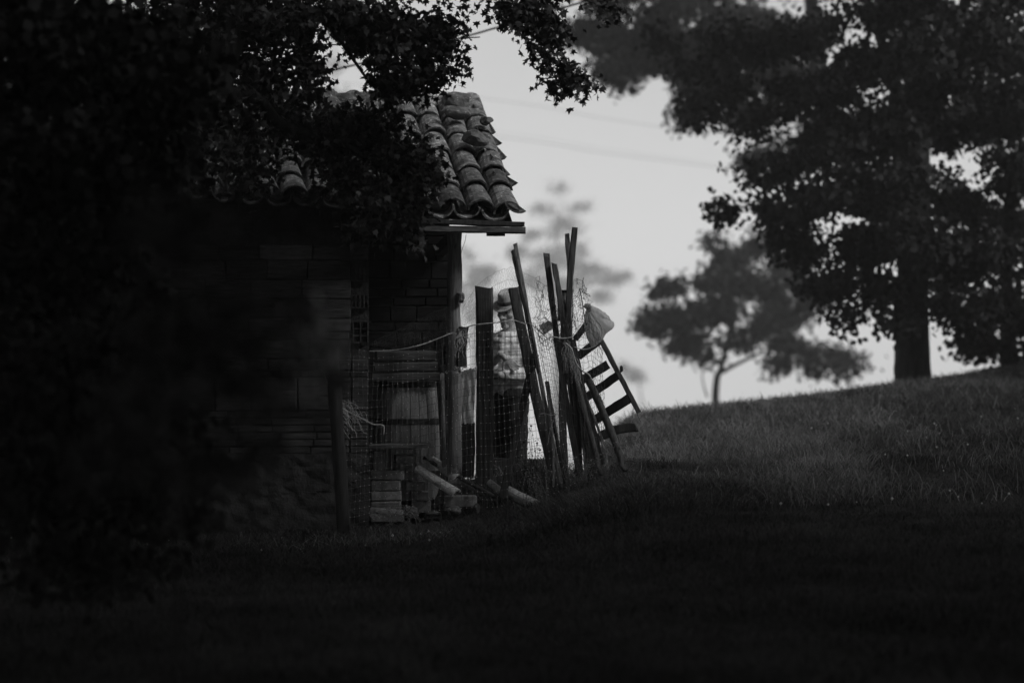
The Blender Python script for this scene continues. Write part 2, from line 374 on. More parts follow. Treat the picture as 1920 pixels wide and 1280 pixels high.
def tree(name, label, trunk, rads, blobs, leaf, kind, lm, group=None, seed=1, per=11, spread=1.0, droop=.6, cat='tree', tm=None, twig=True, extra=None, bias=.5, crown='crown', trunkname='trunk', up=1.0):
    """trunk: points; blobs: (centre, (rx, ry, rz), number of leaf clusters)"""
    rs = np.random.default_rng(seed); rnd = random.Random(seed)
    base = trunk[0]; t = thing(name, label, cat, base, group)
    mb = MB(); tp = curve_pts(trunk, 6); tr = [float(np.interp(i/(len(tp)-1), np.linspace(0, 1, len(rads)), rads)) for i in range(len(tp))]
    mb.tube(tp, tr, 12, .06, rnd=rnd)
    src = list(zip(tp, tr))
    for (pts, r0, r1) in (extra or []):
        cp = curve_pts(pts, 5); src += [(p, (r0+(r1-r0)*i/(len(cp)-1))*.8) for i, p in enumerate(cp)]; mb.tube(cp, [r0+(r1-r0)*i/(len(cp)-1) for i in range(len(cp))], 7, .05, rnd=rnd)
    P_ = []
    for (c, r, n) in blobs:
        c = Vector(c); rr = max(r)
        # limb from the trunk to the clump, leaving below it
        best = min(range(len(src)), key=lambda i: (src[i][0]-c).length+up*max(0, src[i][0].z-c.z+.2*(c-src[i][0]).length)*1.5)
        s = src[best][0]; q_ = [s.lerp(c, k)+Vector((rnd.uniform(-.13, .13), rnd.uniform(-.13, .13), rnd.uniform(-.04, .16)))*(c-s).length for k in (.33, .66)]
        lp = curve_pts([s, q_[0], q_[1], c], 4); r0 = min(src[best][1]*.6, .006+.018*(c-s).length); r1 = .002+.005*rr
        src += [(p, r0+(r1-r0)*i/(len(lp)-1)) for i, p in enumerate(lp) if i > 4]
        if (c-s).length > .15: mb.tube(lp, [r0+(r1-r0)*i/(len(lp)-1) for i in range(len(lp))], 5, .1, rnd=rnd)
        u = rs.normal(size=(n, 3)); u /= np.linalg.norm(u, axis=1)[:, None]; u *= (rs.random(n)**bias)[:, None]
        cc = np.array(c)+u*np.array(r)
        for q in cc:
            if twig and rnd.random() < .55:
                a = lp[rnd.randrange(len(lp)//2, len(lp))]; b = Vector(q)
                m_ = a.lerp(b, .5)+Vector((0, 0, .06*(b-a).length)); mb.tube([a, m_, b], [r1*.7, r1*.5, r1*.3], 3, cap=False)
            k = rnd.randint(int(per*.6), int(per*1.4)); P_.append(q+rs.normal(size=(k, 3))*leaf*spread*np.array([1, 1, .75]))
    mb.build(trunkname, tm or M_bark, t, smooth=True)
    pos = np.concatenate(P_); V_, F_ = leaves(pos, leaf, kind, rs, droop)
    link(crown, V_, F_, lm, t)
    return t
def shatter(bl, seed, k=3, f=.62, out=.75):
    """replace every clump by several smaller ones so that the outline is ragged"""
    rs = random.Random(seed); o = []
    for (c, r, n) in bl:
        for i in range(k):
            u = Vector((rs.gauss(0, 1), rs.gauss(0, 1), rs.gauss(0, 1))).normalized()*rs.uniform(.2, out)
            q = f*rs.uniform(.6, 1.15); o.append((c+Vector((u.x*r[0], u.y*r[1], u.z*r[2])), (r[0]*q*1.25, r[1]*q, r[2]*q*.62), max(2, int(n/k*1.05))))
    return o
def blob(px, py, Y, rx, ry, n, rd=None, dY=0):
    k = Y/FPX; return (P(px, py, Y+dY), (rx*k, rd if rd is not None else (rx+ry)/2*k, ry*k), n)

# the big tree on the crest, right
Yb = 26.0
bl = []
for (px, py, rx, ry, n) in [(1500,60,90,60,60),(1620,120,90,80,75),(1480,190,70,45,45),(1400,90,60,50,35),(1370,150,45,35,22),(1560,260,80,60,60),(1680,240,80,90,75),(1800,60,110,80,80),(1800,220,90,90,80),
    (1880,180,70,90,55),(1450,320,55,35,30),(1530,370,80,55,60),(1640,360,80,70,70),(1440,400,45,30,22),(1500,450,60,40,45),(1600,470,80,60,60),(1700,450,80,80,70),(1560,530,70,35,35),
    (1660,540,45,45,35),(1680,610,18,30,10),(1800,390,80,70,60),(1850,480,60,60,45),(1790,500,60,50,45),(1770,560,40,30,24),(1830,590,50,40,28),(1900,300,50,60,35),(1330,205,30,18,10),(1365,390,35,14,9),
    (1590,590,30,16,8),(1420,240,40,30,14),(1300,130,40,30,14),(1240,70,36,24,10),(1350,60,50,40,24),(1310,180,26,24,9),(1720,90,60,50,40),(1730,200,50,40,30),(1700,330,50,40,30),(1780,130,60,50,40),(1850,60,60,50,40),(1890,250,40,50,30),(1740,470,50,30,24),(1900,120,50,60,40),(1660,30,60,40,34),(1740,20,70,40,34),(1560,170,60,40,30)]:
    bl.append(blob(px, py, Yb, rx, ry, int(n*.82), rd=random.Random(px).uniform(.6, 1.3), dY=random.Random(py+px).uniform(-1.2, 1.2)-(.9 if abs(px-1715) < 50 else 0)))
for (px, py, rx, ry, n) in [(1500,-120,160,110,110),(1750,-150,200,120,130),(1980,-60,140,140,110),(1600,-330,220,140,130),(1900,-330,220,150,130),(2060,180,130,150,110),(2080,430,120,120,70),(1750,-520,220,120,90)]:
    bl.append(blob(px, py, Yb, rx, ry, n, rd=1.5, dY=random.Random(py+px).uniform(-1.5, 1.5)))
T0 = P(1712, 720, Yb); T0.z = G(T0.x, Yb)-.1
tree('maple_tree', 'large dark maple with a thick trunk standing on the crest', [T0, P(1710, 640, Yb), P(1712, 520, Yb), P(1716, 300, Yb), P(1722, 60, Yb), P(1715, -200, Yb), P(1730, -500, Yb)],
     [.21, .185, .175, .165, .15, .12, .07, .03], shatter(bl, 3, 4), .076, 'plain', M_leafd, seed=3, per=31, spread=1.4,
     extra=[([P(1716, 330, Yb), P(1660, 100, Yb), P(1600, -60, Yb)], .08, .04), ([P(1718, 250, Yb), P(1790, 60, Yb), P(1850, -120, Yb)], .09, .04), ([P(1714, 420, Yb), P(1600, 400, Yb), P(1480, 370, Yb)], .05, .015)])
# second tree at the right edge
bl = [blob(px, py, 28, rx, ry, n, rd=.8) for (px, py, rx, ry, n) in [(1900,420,50,60,40),(1860,560,45,50,30),(1850,640,40,40,26),(1930,600,50,60,40),(1960,480,60,80,50),(1820,660,30,20,12),(1920,300,60,60,40),(2010,350,70,90,50),(1940,660,60,20,20)]]
T0 = P(1893, 700, 28); T0.z = G(T0.x, 28)-.1
tree('maple_tree', 'slender dark tree at the right edge beside the large maple', [T0, P(1892, 640, 28), P(1888, 540, 28), P(1895, 420, 28), P(1915, 250, 28)], [.12, .10, .08, .06, .03], shatter(bl, 8), .085, 'plain', M_leafd, seed=8, per=20, spread=1.4)
# tree behind the maple whose pale branches reach out to the left at the top
bl = [blob(px, py, 42, rx*1.25, ry*1.2, int(n*2.3), rd=1.6, dY=random.Random(px).uniform(-2, 2)) for (px, py, rx, ry, n) in [(1110,70,38,28,26),(1150,120,30,28,20),(1180,60,60,45,50),(1250,40,60,50,55),(1240,120,50,38,34),(1300,90,60,55,55),(1300,215,22,26,12),(1330,160,50,40,36),(1390,200,50,30,30),(1160,0,80,40,50),(1300,-40,120,60,90),(1160,150,20,16,9),
     (1400,30,90,70,70),(1450,130,70,70,55),(1520,-80,160,90,90),(1420,290,40,24,14),(1480,250,60,60,34)]]
tree('distant_maple', 'grey hazy tree behind the large maple reaching left along the top', [P(1712, 900, 42), P(1705, 500, 42), P(1560, 250, 42), P(1520, 0, 42), P(1500, -200, 42)], [.25, .2, .17, .12, .05], shatter(bl, 11), .10, 'plain', M_leafd, seed=11, per=18, spread=1.5,
     extra=[([P(1560, 240, 42), P(1400, 130, 42), P(1200, 70, 42)], .08, .02)])
# small tree beyond the crest
bl = [blob(px, py, 50, rx, ry, int(n*1.5), rd=.7, dY=random.Random(px).uniform(-.6, .6)) for (px, py, rx, ry, n) in [(1345,455,16,18,9),(1372,490,40,28,30),(1320,525,40,25,26),(1262,540,32,20,18),(1400,540,50,36,44),(1340,580,55,34,46),(1262,590,40,18,20),(1222,585,18,9,7),(1230,612,28,10,10),(1290,640,42,26,28),(1320,672,20,14,9),(1440,590,50,34,36),
     (1400,625,50,24,26),(1480,640,40,26,22),(1462,680,32,16,14),(1530,660,40,20,20),(1540,690,45,12,14),(1585,672,24,8,7),(1470,500,50,50,36),(1520,560,36,30,16),(1430,460,40,40,26),(1490,600,50,26,22),(1460,550,50,30,22),(1600,678,20,8,6),(1210,600,16,8,6),(1300,600,50,30,24)]]
T0 = P(1342, 780, 50); T0.z = G(T0.x, 50)-.1
tree('young_tree', 'small spreading grey tree with a thin forked trunk beyond the crest', [T0, P(1342, 735, 50), P(1352, 690, 50), P(1364, 640, 50), P(1372, 570, 50), P(1360, 480, 50)], [.085, .075, .06, .05, .04, .025], shatter(bl, 5), .11, 'plain', M_leafd, seed=5, per=18, spread=1.4,
     extra=[([P(1350, 700, 50), P(1380, 683, 50), P(1425, 662, 50)], .05, .03), ([P(1326, 745, 50), P(1318, 715, 50), P(1316, 680, 50)], .02, .01)])
# far trees fading in the mist
def far(name, label, tr, blobs, Y, seed, r0=.2, leaf=.16):
    b = [blob(px, py, Y, rx, ry, n*2, rd=2.5, dY=random.Random(px).uniform(-1.5, 1.5)) for (px, py, rx, ry, n) in blobs]
    pts = [P(a, c, Y) for a, c in tr]; pts[0].z = G(pts[0].x, Y)-.2
    tree(name, label, pts, [r0, r0*.8, r0*.5, r0*.2], shatter(b, seed, 5, .72, .95), leaf, 'plain', M_leafd, seed=seed, per=19, spread=1.7)
far('misty_tree', 'pale tree fading in the mist behind the stakes', [(1040,1000),(1045,700),(1040,540),(1048,400)],
    [(1045,352,16,10,5),(1080,388,30,9,8),(1020,395,20,20,9),(1050,425,32,26,22),(1000,440,18,16,8),(975,470,22,24,12),(1040,480,45,30,32),(1100,512,36,26,28),(1145,520,30,16,14),(1090,470,20,20,8),(1060,540,60,34,36),(1130,560,26,16,10),(990,520,36,26,18),(1168,522,12,8,4)], 350, 21, .7, .36)
far('misty_tree', 'pale tree fading in the mist just right of the wooden corner post', [(885,1000),(885,800),(890,640),(885,520)],
    [(880,490,26,26,14),(905,520,30,24,18),(870,540,30,40,20),(900,570,40,26,22),(930,560,20,16,8)], 330, 22, .6, .36)
far('misty_tree', 'faint thin tree in the mist seen between the hanging branches above the roof ridge', [(632,1000),(632,500),(630,250),(628,90)],
    [(625,60,20,16,6),(628,120,26,12,7),(640,185,16,9,6),(615,180,16,10,5),(630,20,20,20,6),(640,240,30,30,12)], 355, 23, .4, .46)
far('misty_tree', 'faint low tree in the mist right of the broken pallet', [(1215,1000),(1210,850),(1200,730),(1180,690)], [(1172,690,12,5,3),(1188,705,9,8,3)], 300, 24, .2, .38)

# maple over the shed, its leaves in focus
Yh = 14.35
hb = []
for (px, py, rx, ry, n, Y) in [(700,40,100,50,95,14.3),(760,90,70,50,75,14.2),(800,140,40,40,45,14.3),(830,50,34,40,34,14.3),(740,160,50,26,44,14.4),(680,75,40,26,30,14.2),(560,60,44,70,70,14.1),(575,150,26,40,34,14.2),(500,140,60,60,70,14.1),(850,95,16,14,9,14.3),(845,130,12,10,6,14.3),
    (640,20,60,24,40,14.0),(720,120,20,16,12,14.1),(960,22,30,28,24,14.2),(1000,45,34,34,34,14.2),(1035,60,20,38,24,14.2),(1025,110,14,14,9,14.2),(1050,125,14,18,12,14.2),(1068,150,14,10,9,14.2),(1092,165,12,10,8,14.2),(1042,165,9,8,5,14.2),(1138,14,22,14,12,14.2),(1000,-10,60,20,26,14.2),
    (700,250,70,50,80,14.7),(760,300,55,50,70,14.7),(800,340,30,40,34,14.7),(720,370,60,50,70,14.6),(760,415,36,26,34,14.6),(775,452,10,18,8,14.6),(650,320,60,60,75,14.7),(600,260,60,50,65,14.6),(690,430,46,26,26,14.6),(540,230,50,50,55,14.5),(640,230,50,36,44,14.6),
    (440,120,90,100,130,14.0),(360,240,90,110,120,13.8),(460,260,60,60,70,14.2),(330,60,90,90,100,13.7),(500,20,80,60,80,14.0),(640,-60,160,60,90,14.1),(860,-50,120,50,60,14.1),(1000,-150,160,60,70,11),(1250,-160,160,60,70,11),(1500,-200,160,60,70,11),(800,-200,200,80,110,11.5),(1100,-300,200,80,110,11),(1350,-300,200,80,100,10.5),(1650,-300,200,80,100,10.5),(500,-200,200,90,110,14),(200,-60,160,120,120,13.8),(20,40,120,120,100,13.6),(20,160,110,90,130,13.6),(370,-10,90,50,90,13.8),(180,160,110,100,110,13.6),(480,330,50,34,26,14.4)]:  # clumps high above the frame are added to shade the grass
    hb.append(blob(px, py, Y, rx, ry, n, rd=.28))
T0 = P(120, 1000, 13.6); T0.z = G(T0.x, 13.6)-.1
tree('maple_tree', 'near maple whose sharp black leaves hang over the tiled roof', [T0, P(130, 800, 13.6), P(190, 500, 13.7), P(360, 250, 13.8), P(430, 60, 13.9), P(500, -200, 14)], [.2, .17, .15, .13, .10, .05], hb, .047, 'maple', M_leaf, seed=31, per=10, spread=1.15, up=.3,
     extra=[([P(380, 200, 13.8), P(470, 180, 13.9), P(530, 235, 14.2), P(620, 260, 14.4), P(700, 300, 14.6)], .05, .012), ([P(440, 40, 13.9), P(600, 30, 14.0), P(760, 60, 14.2), P(830, 100, 14.3)], .045, .008), ([P(500, -100, 14), P(760, -60, 14.1), P(960, -20, 14.2), P(1030, 60, 14.2), P(1085, 160, 14.2)], .04, .004),
            ([P(600, 30, 14), P(640, 80, 14.1), P(690, 150, 14.3), P(730, 185, 14.4)], .014, .005), ([P(960, -20, 14.2), P(1060, -10, 14.2), P(1140, 15, 14.2)], .012, .003)])
# dark foliage filling the left foreground
def mass(name, label, tx, Y, blobs, seed, leaf=.06, kind='plain', m=M_leafd, r0=.12, htop=100, cat='tree', per=12, group=None, crown='crown', trunkname='trunk'):
    T0 = P(tx, 1100, Y); T0.z = G(T0.x, Y)-.1
    b = [blob(px, py, Y, rx, ry, n, rd=rd, dY=random.Random(px+seed).uniform(-.5, .5)*rd) for (px, py, rx, ry, n, rd) in blobs]
    tree(name, label, [T0, P(tx+6, 800, Y), P(tx-8, 500, Y), P(tx, htop, Y)], [r0, r0*.85, r0*.6, r0*.3], b, leaf, kind, m, seed=seed, per=per, cat=cat, group=group, crown=crown, trunkname=trunkname)
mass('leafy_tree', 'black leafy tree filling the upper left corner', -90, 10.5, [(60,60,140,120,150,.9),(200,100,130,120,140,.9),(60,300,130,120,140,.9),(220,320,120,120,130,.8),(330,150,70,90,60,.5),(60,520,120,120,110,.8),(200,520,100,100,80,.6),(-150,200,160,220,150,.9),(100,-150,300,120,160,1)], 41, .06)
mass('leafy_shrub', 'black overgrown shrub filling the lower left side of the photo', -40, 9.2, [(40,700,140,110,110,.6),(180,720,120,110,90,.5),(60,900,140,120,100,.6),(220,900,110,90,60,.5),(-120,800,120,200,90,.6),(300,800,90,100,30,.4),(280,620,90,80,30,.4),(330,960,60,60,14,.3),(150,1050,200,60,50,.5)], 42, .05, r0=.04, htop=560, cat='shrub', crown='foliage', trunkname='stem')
mass('blurred_shrub', 'out of focus sprig of leaf tips coloured pale as if catching light in front of the brick wall', 470, 5.3, [(588,598,16,20,9,.05),(566,642,16,10,6,.05),(598,690,14,16,7,.05),(630,665,14,12,4,.05),(604,640,24,24,5,.06)], 43, .024, r0=.004, htop=700, m=M_leafl, cat='shrub', per=7, crown='foliage', trunkname='stem')
mass('blurred_shrub', 'out of focus dark shrub hiding the left part of the shed wall', 330, 5.0, [(520,690,70,60,9,.1),(560,770,70,60,6,.1),(600,830,40,40,2,.1),(500,830,80,60,8,.1),(450,760,90,80,14,.15),(420,640,80,80,15,.15),(480,560,60,50,6,.1),(400,880,100,60,18,.15),(330,600,110,140,36,.25),(250,800,120,140,40,.25),(330,420,100,80,22,.2),(640,720,20,20,2,.05),(560,600,50,40,5,.08)], 44, .026, r0=.006, htop=640, m=M_leaf, cat='shrub', per=9, crown='foliage', trunkname='stem')

# trees of the wood around and above the camera: they keep the foreground in deep shade; some right of the frame are added to shade wall and slope
def bigtree(name, label, x, y, hgt, rad, seed, group):
    rs = random.Random(seed); T0 = Vector((x, y, G(x, y)-.2)); b = []
    for i in range(34):
        a = rs.uniform(0, 2*math.pi); q = rs.uniform(.1, 1)*rad; z = hgt*rs.uniform(.28 if x < 12.9 else .05, 1)  # crowns furthest right reach low to block light from the horizon
        xx, yy = x+math.cos(a)*q, y+math.sin(a)*q
        if yy > -rad*.4 and abs(xx) < .25*yy+rad*.5+.8: z = max(z, 1.2+.17*(yy+rad*.4)+rad*.36+.5)
        b.append((Vector((x+math.cos(a)*q, y+math.sin(a)*q, z)), (rad*.36, rad*.36, rad*.26), 60))
    return tree(name, label, [T0, T0+Vector((.1, 0, hgt*.3)), T0+Vector((-.1, .1, hgt*.7)), T0+Vector((0, 0, hgt))], [.3, .24, .15, .05], b, .30, 'plain', M_leafd, seed=seed, per=11, twig=False, group=group)
WOOD = [(-6.5, 4.5, 8.5, 4.2), (6.8, 5.5, 8.5, 4.2), (-1.5, -5.0, 8.5, 4.6), (5.5, -4.5, 8.5, 4.6), (-8.5, -3.0, 8.5, 4.6), (-7.0, 12.5, 8.0, 3.8), (12.5, 1.5, 8.5, 4.6), (16.5, 12.5, 9.5, 4.3), (4.4, 10.2, 9.0, 1.7), (11.6, 10.9, 9, 2.5), (13, 15.5, 8, 3.2), (15, 19.5, 9.5, 4.0), (18, 25, 10, 4.5), (2.5, .5, 7.5, 4.2), (-4.6, 7.0, 7.5, 3.2), (-11.5, 8, 9, 4.6)]
WL = ['left of the camera near the shrubs', 'right of the camera over the lower grass', 'just behind the camera', 'behind the camera to the right', 'behind the camera to the left', 'left of the shed', 'far right behind the camera', 'added on the slope right of the frame for its shade', 'tall and narrow, added out of view to shade the shed wall', 'slim and alone, added out of view to shade the lower slope', 'first of three added right of the frame to shade the upper slope', 'second of three added right of the frame to shade the upper slope', 'third of three added right of the frame to shade the upper slope', 'straight above the camera', 'over the shrubs at the left', 'deep in the shade far left']
for i, (x, y, hh, r_) in enumerate(WOOD):
    bigtree('broadleaf_tree', 'dense broadleaf tree of the wood '+WL[i], x, y, hh, r_, 60+i, 'trees of the wood around the viewpoint')

# ------------------------------------------------------------------ the shed
ER, EL = P(966, 414, 15.25), None
dE = Vector((-.993, -.117, 0)); EL = ER+dE*3.4; EL.z = 2.17
RR = P(896, 212, 17.3); RL = RR+dE*3.4; RL.z = 2.86
shed = thing('shed', 'old masonry shed with a sagging clay tile roof and an open bay', 'shed', (-1.6, 15.3, 0.0))
rt = random.Random(12)
def roof_pt(u, v):      # u 0 right .. 1 left, v 0 eave .. 1 ridge
    e = ER.lerp(EL, u); r = RR.lerp(RL, u); p = e.lerp(r, v); p.z -= .05*math.sin(math.pi*v)*(.4+.6*math.sin(math.pi*min(1, u*1.6))); return p
def tile(mb, p0, p1, r0, r1, up, side, inv=False, th=.013, n=9, arc=1.0, roll=0):
    ax = (p1-p0).normalized(); nn = (up-ax*up.dot(ax)).normalized(); sd_ = ax.cross(nn)
    if roll: nn, sd_ = nn*math.cos(roll)+sd_*math.sin(roll), sd_*math.cos(roll)-nn*math.sin(roll)
    if inv: nn = -nn
    V = []; F = []; m = 6
    for i in range(m+1):
        t = i/m; c = p0.lerp(p1, t); r = r0+(r1-r0)*t
        for k, rr in ((0, r), (1, r-th)):
            for j in range(n+1):
                a = math.pi*.5*arc*(2*j/n-1)
                jj = noise.noise(c*9+Vector((j*.7, k, 0)))*.004
                e = (noise.noise(Vector((j*1.3, p0.x*7, p0.y*5)))*.010) if i == 0 else 0
                V.append(c+ax*e+nn*((rr+jj)*math.cos(a)*.82)+sd_*((rr+jj)*math.sin(a)))
    w_ = 2*(n+1)
    for i in range(m):
        for j in range(n):
            F.append((i*w_+j, i*w_+j+1, (i+1)*w_+j+1, (i+1)*w_+j)); q = n+1
            F.append((i*w_+q+j, (i+1)*w_+q+j, (i+1)*w_+q+j+1, i*w_+q+j+1))
        F.append((i*w_, (i+1)*w_, (i+1)*w_+n+1, i*w_+n+1)); F.append((i*w_+n, i*w_+2*n+1, (i+1)*w_+2*n+1, (i+1)*w_+n))
    for j in range(n):
        F.append((j, n+1+j, n+2+j, j+1)); b = m*w_; F.append((b+j, b+j+1, b+n+2+j, b+n+1+j))
    mb.add(V, F)
roofm = MB(); NC = 20; NR = 6
upv = Vector((0, -.38, .92))
for c in range(NC):
    u = (c+.30)*.168/3.4
    for r in range(NR):
        v0 = r/NR-.02+rt.uniform(-.014, .014)+(.012 if r else 0); v1 = (r+1)/NR+.06
        ju = rt.uniform(-.0045, .0045); ju2 = rt.uniform(-.0045, .0045)
        a = roof_pt(u+ju, v0)+upv*(.050+.022+rt.uniform(-.006, .012)); b = roof_pt(u+ju2, v1)+upv*(.050)
        tile(roofm, a, b, .088, .070, upv, None, roll=rt.uniform(-.14, .14))
        # pan tile between
        u2 = u+.084/3.4
        a = roof_pt(u2+rt.uniform(-.003, .003), v0-.012)+upv*.085; b = roof_pt(u2, v1)+upv*.062
        tile(roofm, a, b, .088, .070, upv, None, inv=True, roll=rt.uniform(-.08, .08))
# broken verge tiles tipped up along the right hand edge
for r in range(8):
    v0 = r/8-.02; a = roof_pt(-.002+rt.uniform(-.004, .003), v0)+upv*(.105+rt.uniform(-.02, .05)); b = roof_pt(.000, v0+.15)+upv*(.07+rt.uniform(-.03, .03))
    tile(roofm, a, b, .085, .06, upv, None, inv=True, roll=rt.uniform(.3, 1.0), arc=rt.uniform(.65, .95))
roof = roofm.build('roof', M_tile, shed, smooth=False)
rm = MB()
for c in range(10):
    a = RR.lerp(RL, c/10+.0)+Vector((0, 0, .05)); b = RR.lerp(RL, c/10+.125)+Vector((0, 0, .045)); a.z += rt.uniform(0, .02)
    tile(rm, a, b, .10, .085, Vector((0, 0, 1)), None, roll=rt.uniform(-.1, .1))
rm.build('ridge_tiles', M_tile, roof)
d = MB()       # roof boards under the tiles
V = [roof_pt(u, v)+upv*o for o in (-.02, .0) for v in (0, 1) for u in (0.006, 1)]
d.add(V, [(0,1,3,2),(4,6,7,5),(0,4,5,1),(2,3,7,6),(0,2,6,4),(1,5,7,3)])
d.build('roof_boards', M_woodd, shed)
rf = MB()
for k in range(6):
    u = .20+k*.15; rf.beam(roof_pt(u, .03)-upv*.065, roof_pt(u, .98)-upv*.065, .07, .085, rnd=rt)
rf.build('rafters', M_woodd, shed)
eb = MB(); eb.beam(P(984, 432, 15.2), P(640, 426, 14.95), .042, .05, seg=10, rnd=rt, wdir=(0, -1, 0)); eb.build('eave_board', M_woodx, shed)
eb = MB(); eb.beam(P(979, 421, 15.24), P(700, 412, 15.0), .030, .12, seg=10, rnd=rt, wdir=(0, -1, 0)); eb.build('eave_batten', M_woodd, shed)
eb = MB(); eb.beam(P(947, 439, 15.25), P(912, 439, 15.25), .020, .05, seg=4, jit=.005, rnd=rt, wdir=(0, -1, 0)); eb.build('splinter', M_woodd, shed)
# corner post carrying the eave
ps = MB(); pts = [P(852, 905, 15.35), P(853, 780, 15.35), P(851, 690, 15.35), P(850, 600, 15.35), P(853, 520, 15.35), P(852, 437, 15.33)]
ps.tube(curve_pts(pts, 4), [.045+.004*math.sin(i*1.3) for i in range(21)], 12, .05, rnd=rt)
ps.build('post', M_woodl, shed, smooth=True)
bm_ = MB(); bm_.beam(P(848, 446, 15.38), P(825, 470, 16.4), .07, .08, rnd=rt); bm_.build('tie_beam', M_woodd, shed)
# masonry: wall frame along the front direction
FD = Vector((.993, .117, 0)); BD = Vector((-.117, .993, 0)); C0 = Vector(((692-960)/FPX*15.2, 15.2, 0))
angW = math.atan2(FD.y, FD.x)
def WP(a, b, z): return C0+FD*a+BD*b+Vector((0, 0, z))
core = MB(); core.box(WP(-1.75, .17, .75), (3.5, .30, 2.42), (0, 0, angW)); core.build('front_wall_core', M_rubble, shed)
# block courses with real joints on the front of the wall
wl = MB(); z = .62; ci = 0
holes = [(-.112, .003, (502, 526)), (-.112, .003, (553, 577)), (-.105, .003, (603, 641))]
def pz(py): return CAMZ-(py-640)/FPX*15.2
vents = [(-.108, -.006, pz(526), pz(502), 4, 2), (-.108, -.006, pz(577), pz(553), 4, 2), (-.100, -.008, pz(642), pz(603), 2, 3)]
courses = [(.62,.66),(.66,.70),(.705,.745),(.75,.79)]
zz = .50; crs = []
for hgt in [.045,.045,.045,.045,.045,.045,.21,.04,.075,.12,.05,.085,.12,.12,.12,.10]:
    crs.append((zz, zz+hgt-.008)); zz += hgt
for (z0, z1) in crs:
    aend = 0.0; first = True
    while aend > -3.4:
        ln = rt.uniform(.22, .34) if z1-z0 > .06 else rt.uniform(.20, .28)
        if first: ln = .108 if z1-z0 > .06 else .12
        a0, a1 = aend-ln, aend-.008
        clash = any(v[0] < a1 and v[1] > a0 and v[2] < z1 and v[3] > z0 for v in vents)
        if not clash:
            wl.block(WP((a0+a1)/2, .012+rt.uniform(-.004, .004), (z0+z1)/2), (a1-a0, .045, z1-z0), (rt.uniform(-.006, .006), rt.uniform(-.012, .012), angW), .004, .0015, rt)
        aend -= ln; first = False
wl.build('block_courses', M_block, shed)
rb = MB()      # rubble footing: rough stones under cracked plaster
nu, nv = 220, 44; V_ = []; F_ = []
for j in range(nv+1):
    for i in range(nu+1):
        a_ = -3.4*i/nu; z_ = -.1+.60*j/nv; q = Vector((a_*4.2, 0, z_*6.5+.4*noise.noise(Vector((a_*3, 1, 2)))))
        dd_, pp_ = noise.voronoi(q, distance_metric='DISTANCE', exponent=2.5); e_ = min(.35, dd_[1]-dd_[0])/.35
        o = -.022-.010*e_*(1 if noise.noise(Vector((a_*1.3, 9, z_*2))) > -.05 else .2)+.012*noise.noise(Vector((a_*14, 3, z_*14)))
        V_.append(WP(a_, o, z_))
for j in range(nv):
    for i in range(nu): q = j*(nu+1)+i; F_.append((q, q+nu+1, q+nu+2, q+1))
rb.add(V_, F_); rb.box(WP(-1.7, .06, .2), (3.4, .14, .58), (0, 0, angW)); rb.build('rubble_footing', M_rubble, shed)
for (a0, a1, z0, z1, cn, rn) in vents:
    v = MB(); wdt = a1-a0; hh = z1-z0; bar = .007
    for i in range(cn+1): v.box(WP(a0+wdt*i/cn, .012, (z0+z1)/2), (bar, .055, hh), (0, 0, angW))
    for j in range(rn+1):
        for i in range(cn): v.box(WP(a0+wdt*(i+.5)/cn, .012, z0+hh*j/rn), (wdt/cn-bar-.001, .050, bar), (0, 0, angW))
    v.build('vent_block', M_block, shed)
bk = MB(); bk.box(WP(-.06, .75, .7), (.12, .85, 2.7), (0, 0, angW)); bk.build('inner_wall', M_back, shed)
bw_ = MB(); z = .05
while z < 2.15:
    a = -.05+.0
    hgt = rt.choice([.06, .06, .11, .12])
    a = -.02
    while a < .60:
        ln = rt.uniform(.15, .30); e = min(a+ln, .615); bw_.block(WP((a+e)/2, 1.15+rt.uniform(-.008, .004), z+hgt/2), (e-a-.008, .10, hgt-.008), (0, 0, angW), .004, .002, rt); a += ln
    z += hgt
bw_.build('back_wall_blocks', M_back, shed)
bb = MB(); bb.box(WP(.29, 1.24, .86), (.65, .10, 2.9), (0, 0, angW)); bb.box(WP(-1.75, 1.95, .9), (3.5, .2, 3.5), (0, 0, angW)); bb.build('back_wall', M_rubble, shed)
lw = MB(); lw.box(WP(-3.5, 1.1, .7), (.2, 1.7, 2.8), (0, 0, angW)); lw.build('left_wall', M_rubble, shed)
# wire dangling from the eave
mb = MB(); mb.tube(curve_pts([P(874, 440, 15.25), P(872, 452, 15.25), P(866, 470, 15.25), P(860, 500, 15.27)], 5), .0015, 4); mb.build('dangling_wire', M_wire, shed)

# stones on the roof
def stone(label, c, r, seed, rot=(0, 0, 0), name='stone', group=None, m=M_mortar, cat='stone'):
    bm = bmesh.new(); bmesh.ops.create_icosphere(bm, subdivisions=3, radius=1)
    M = Euler(rot).to_matrix(); rr = random.Random(seed)
    cuts = [Vector((rr.gauss(0, 1), rr.gauss(0, 1), rr.gauss(0, 1))).normalized() for _ in range(9)]
    for v in bm.verts:
        p = v.co.copy(); k = 1+.14*noise.noise(p*1.6+Vector((seed, 0, 0)))+.05*noise.noise(p*5+Vector((0, seed, 0)))
        for q in cuts:
            dd = p.dot(q); 
            if dd > .72: p -= q*(dd-.72)*.85
        v.co = Vector(c)+M@Vector((p.x*r[0]*k, p.y*r[1]*k, p.z*r[2]*k))
    bm.verts.index_update()
    o = link(name, [v.co for v in bm.verts], [tuple(v.index for v in f.verts) for f in bm.faces], m); bm.free()
    return top(o, label, cat, group)
def onroof(px, py, v, lift): # point on the roof seen at px
    best = None
    for i in range(200):
        p = roof_pt(i/200, v); q = 960+p.x/p.y*FPX
        if best is None or abs(q-px) < best[0]: best = (abs(q-px), p)
    return best[1]+upv*lift
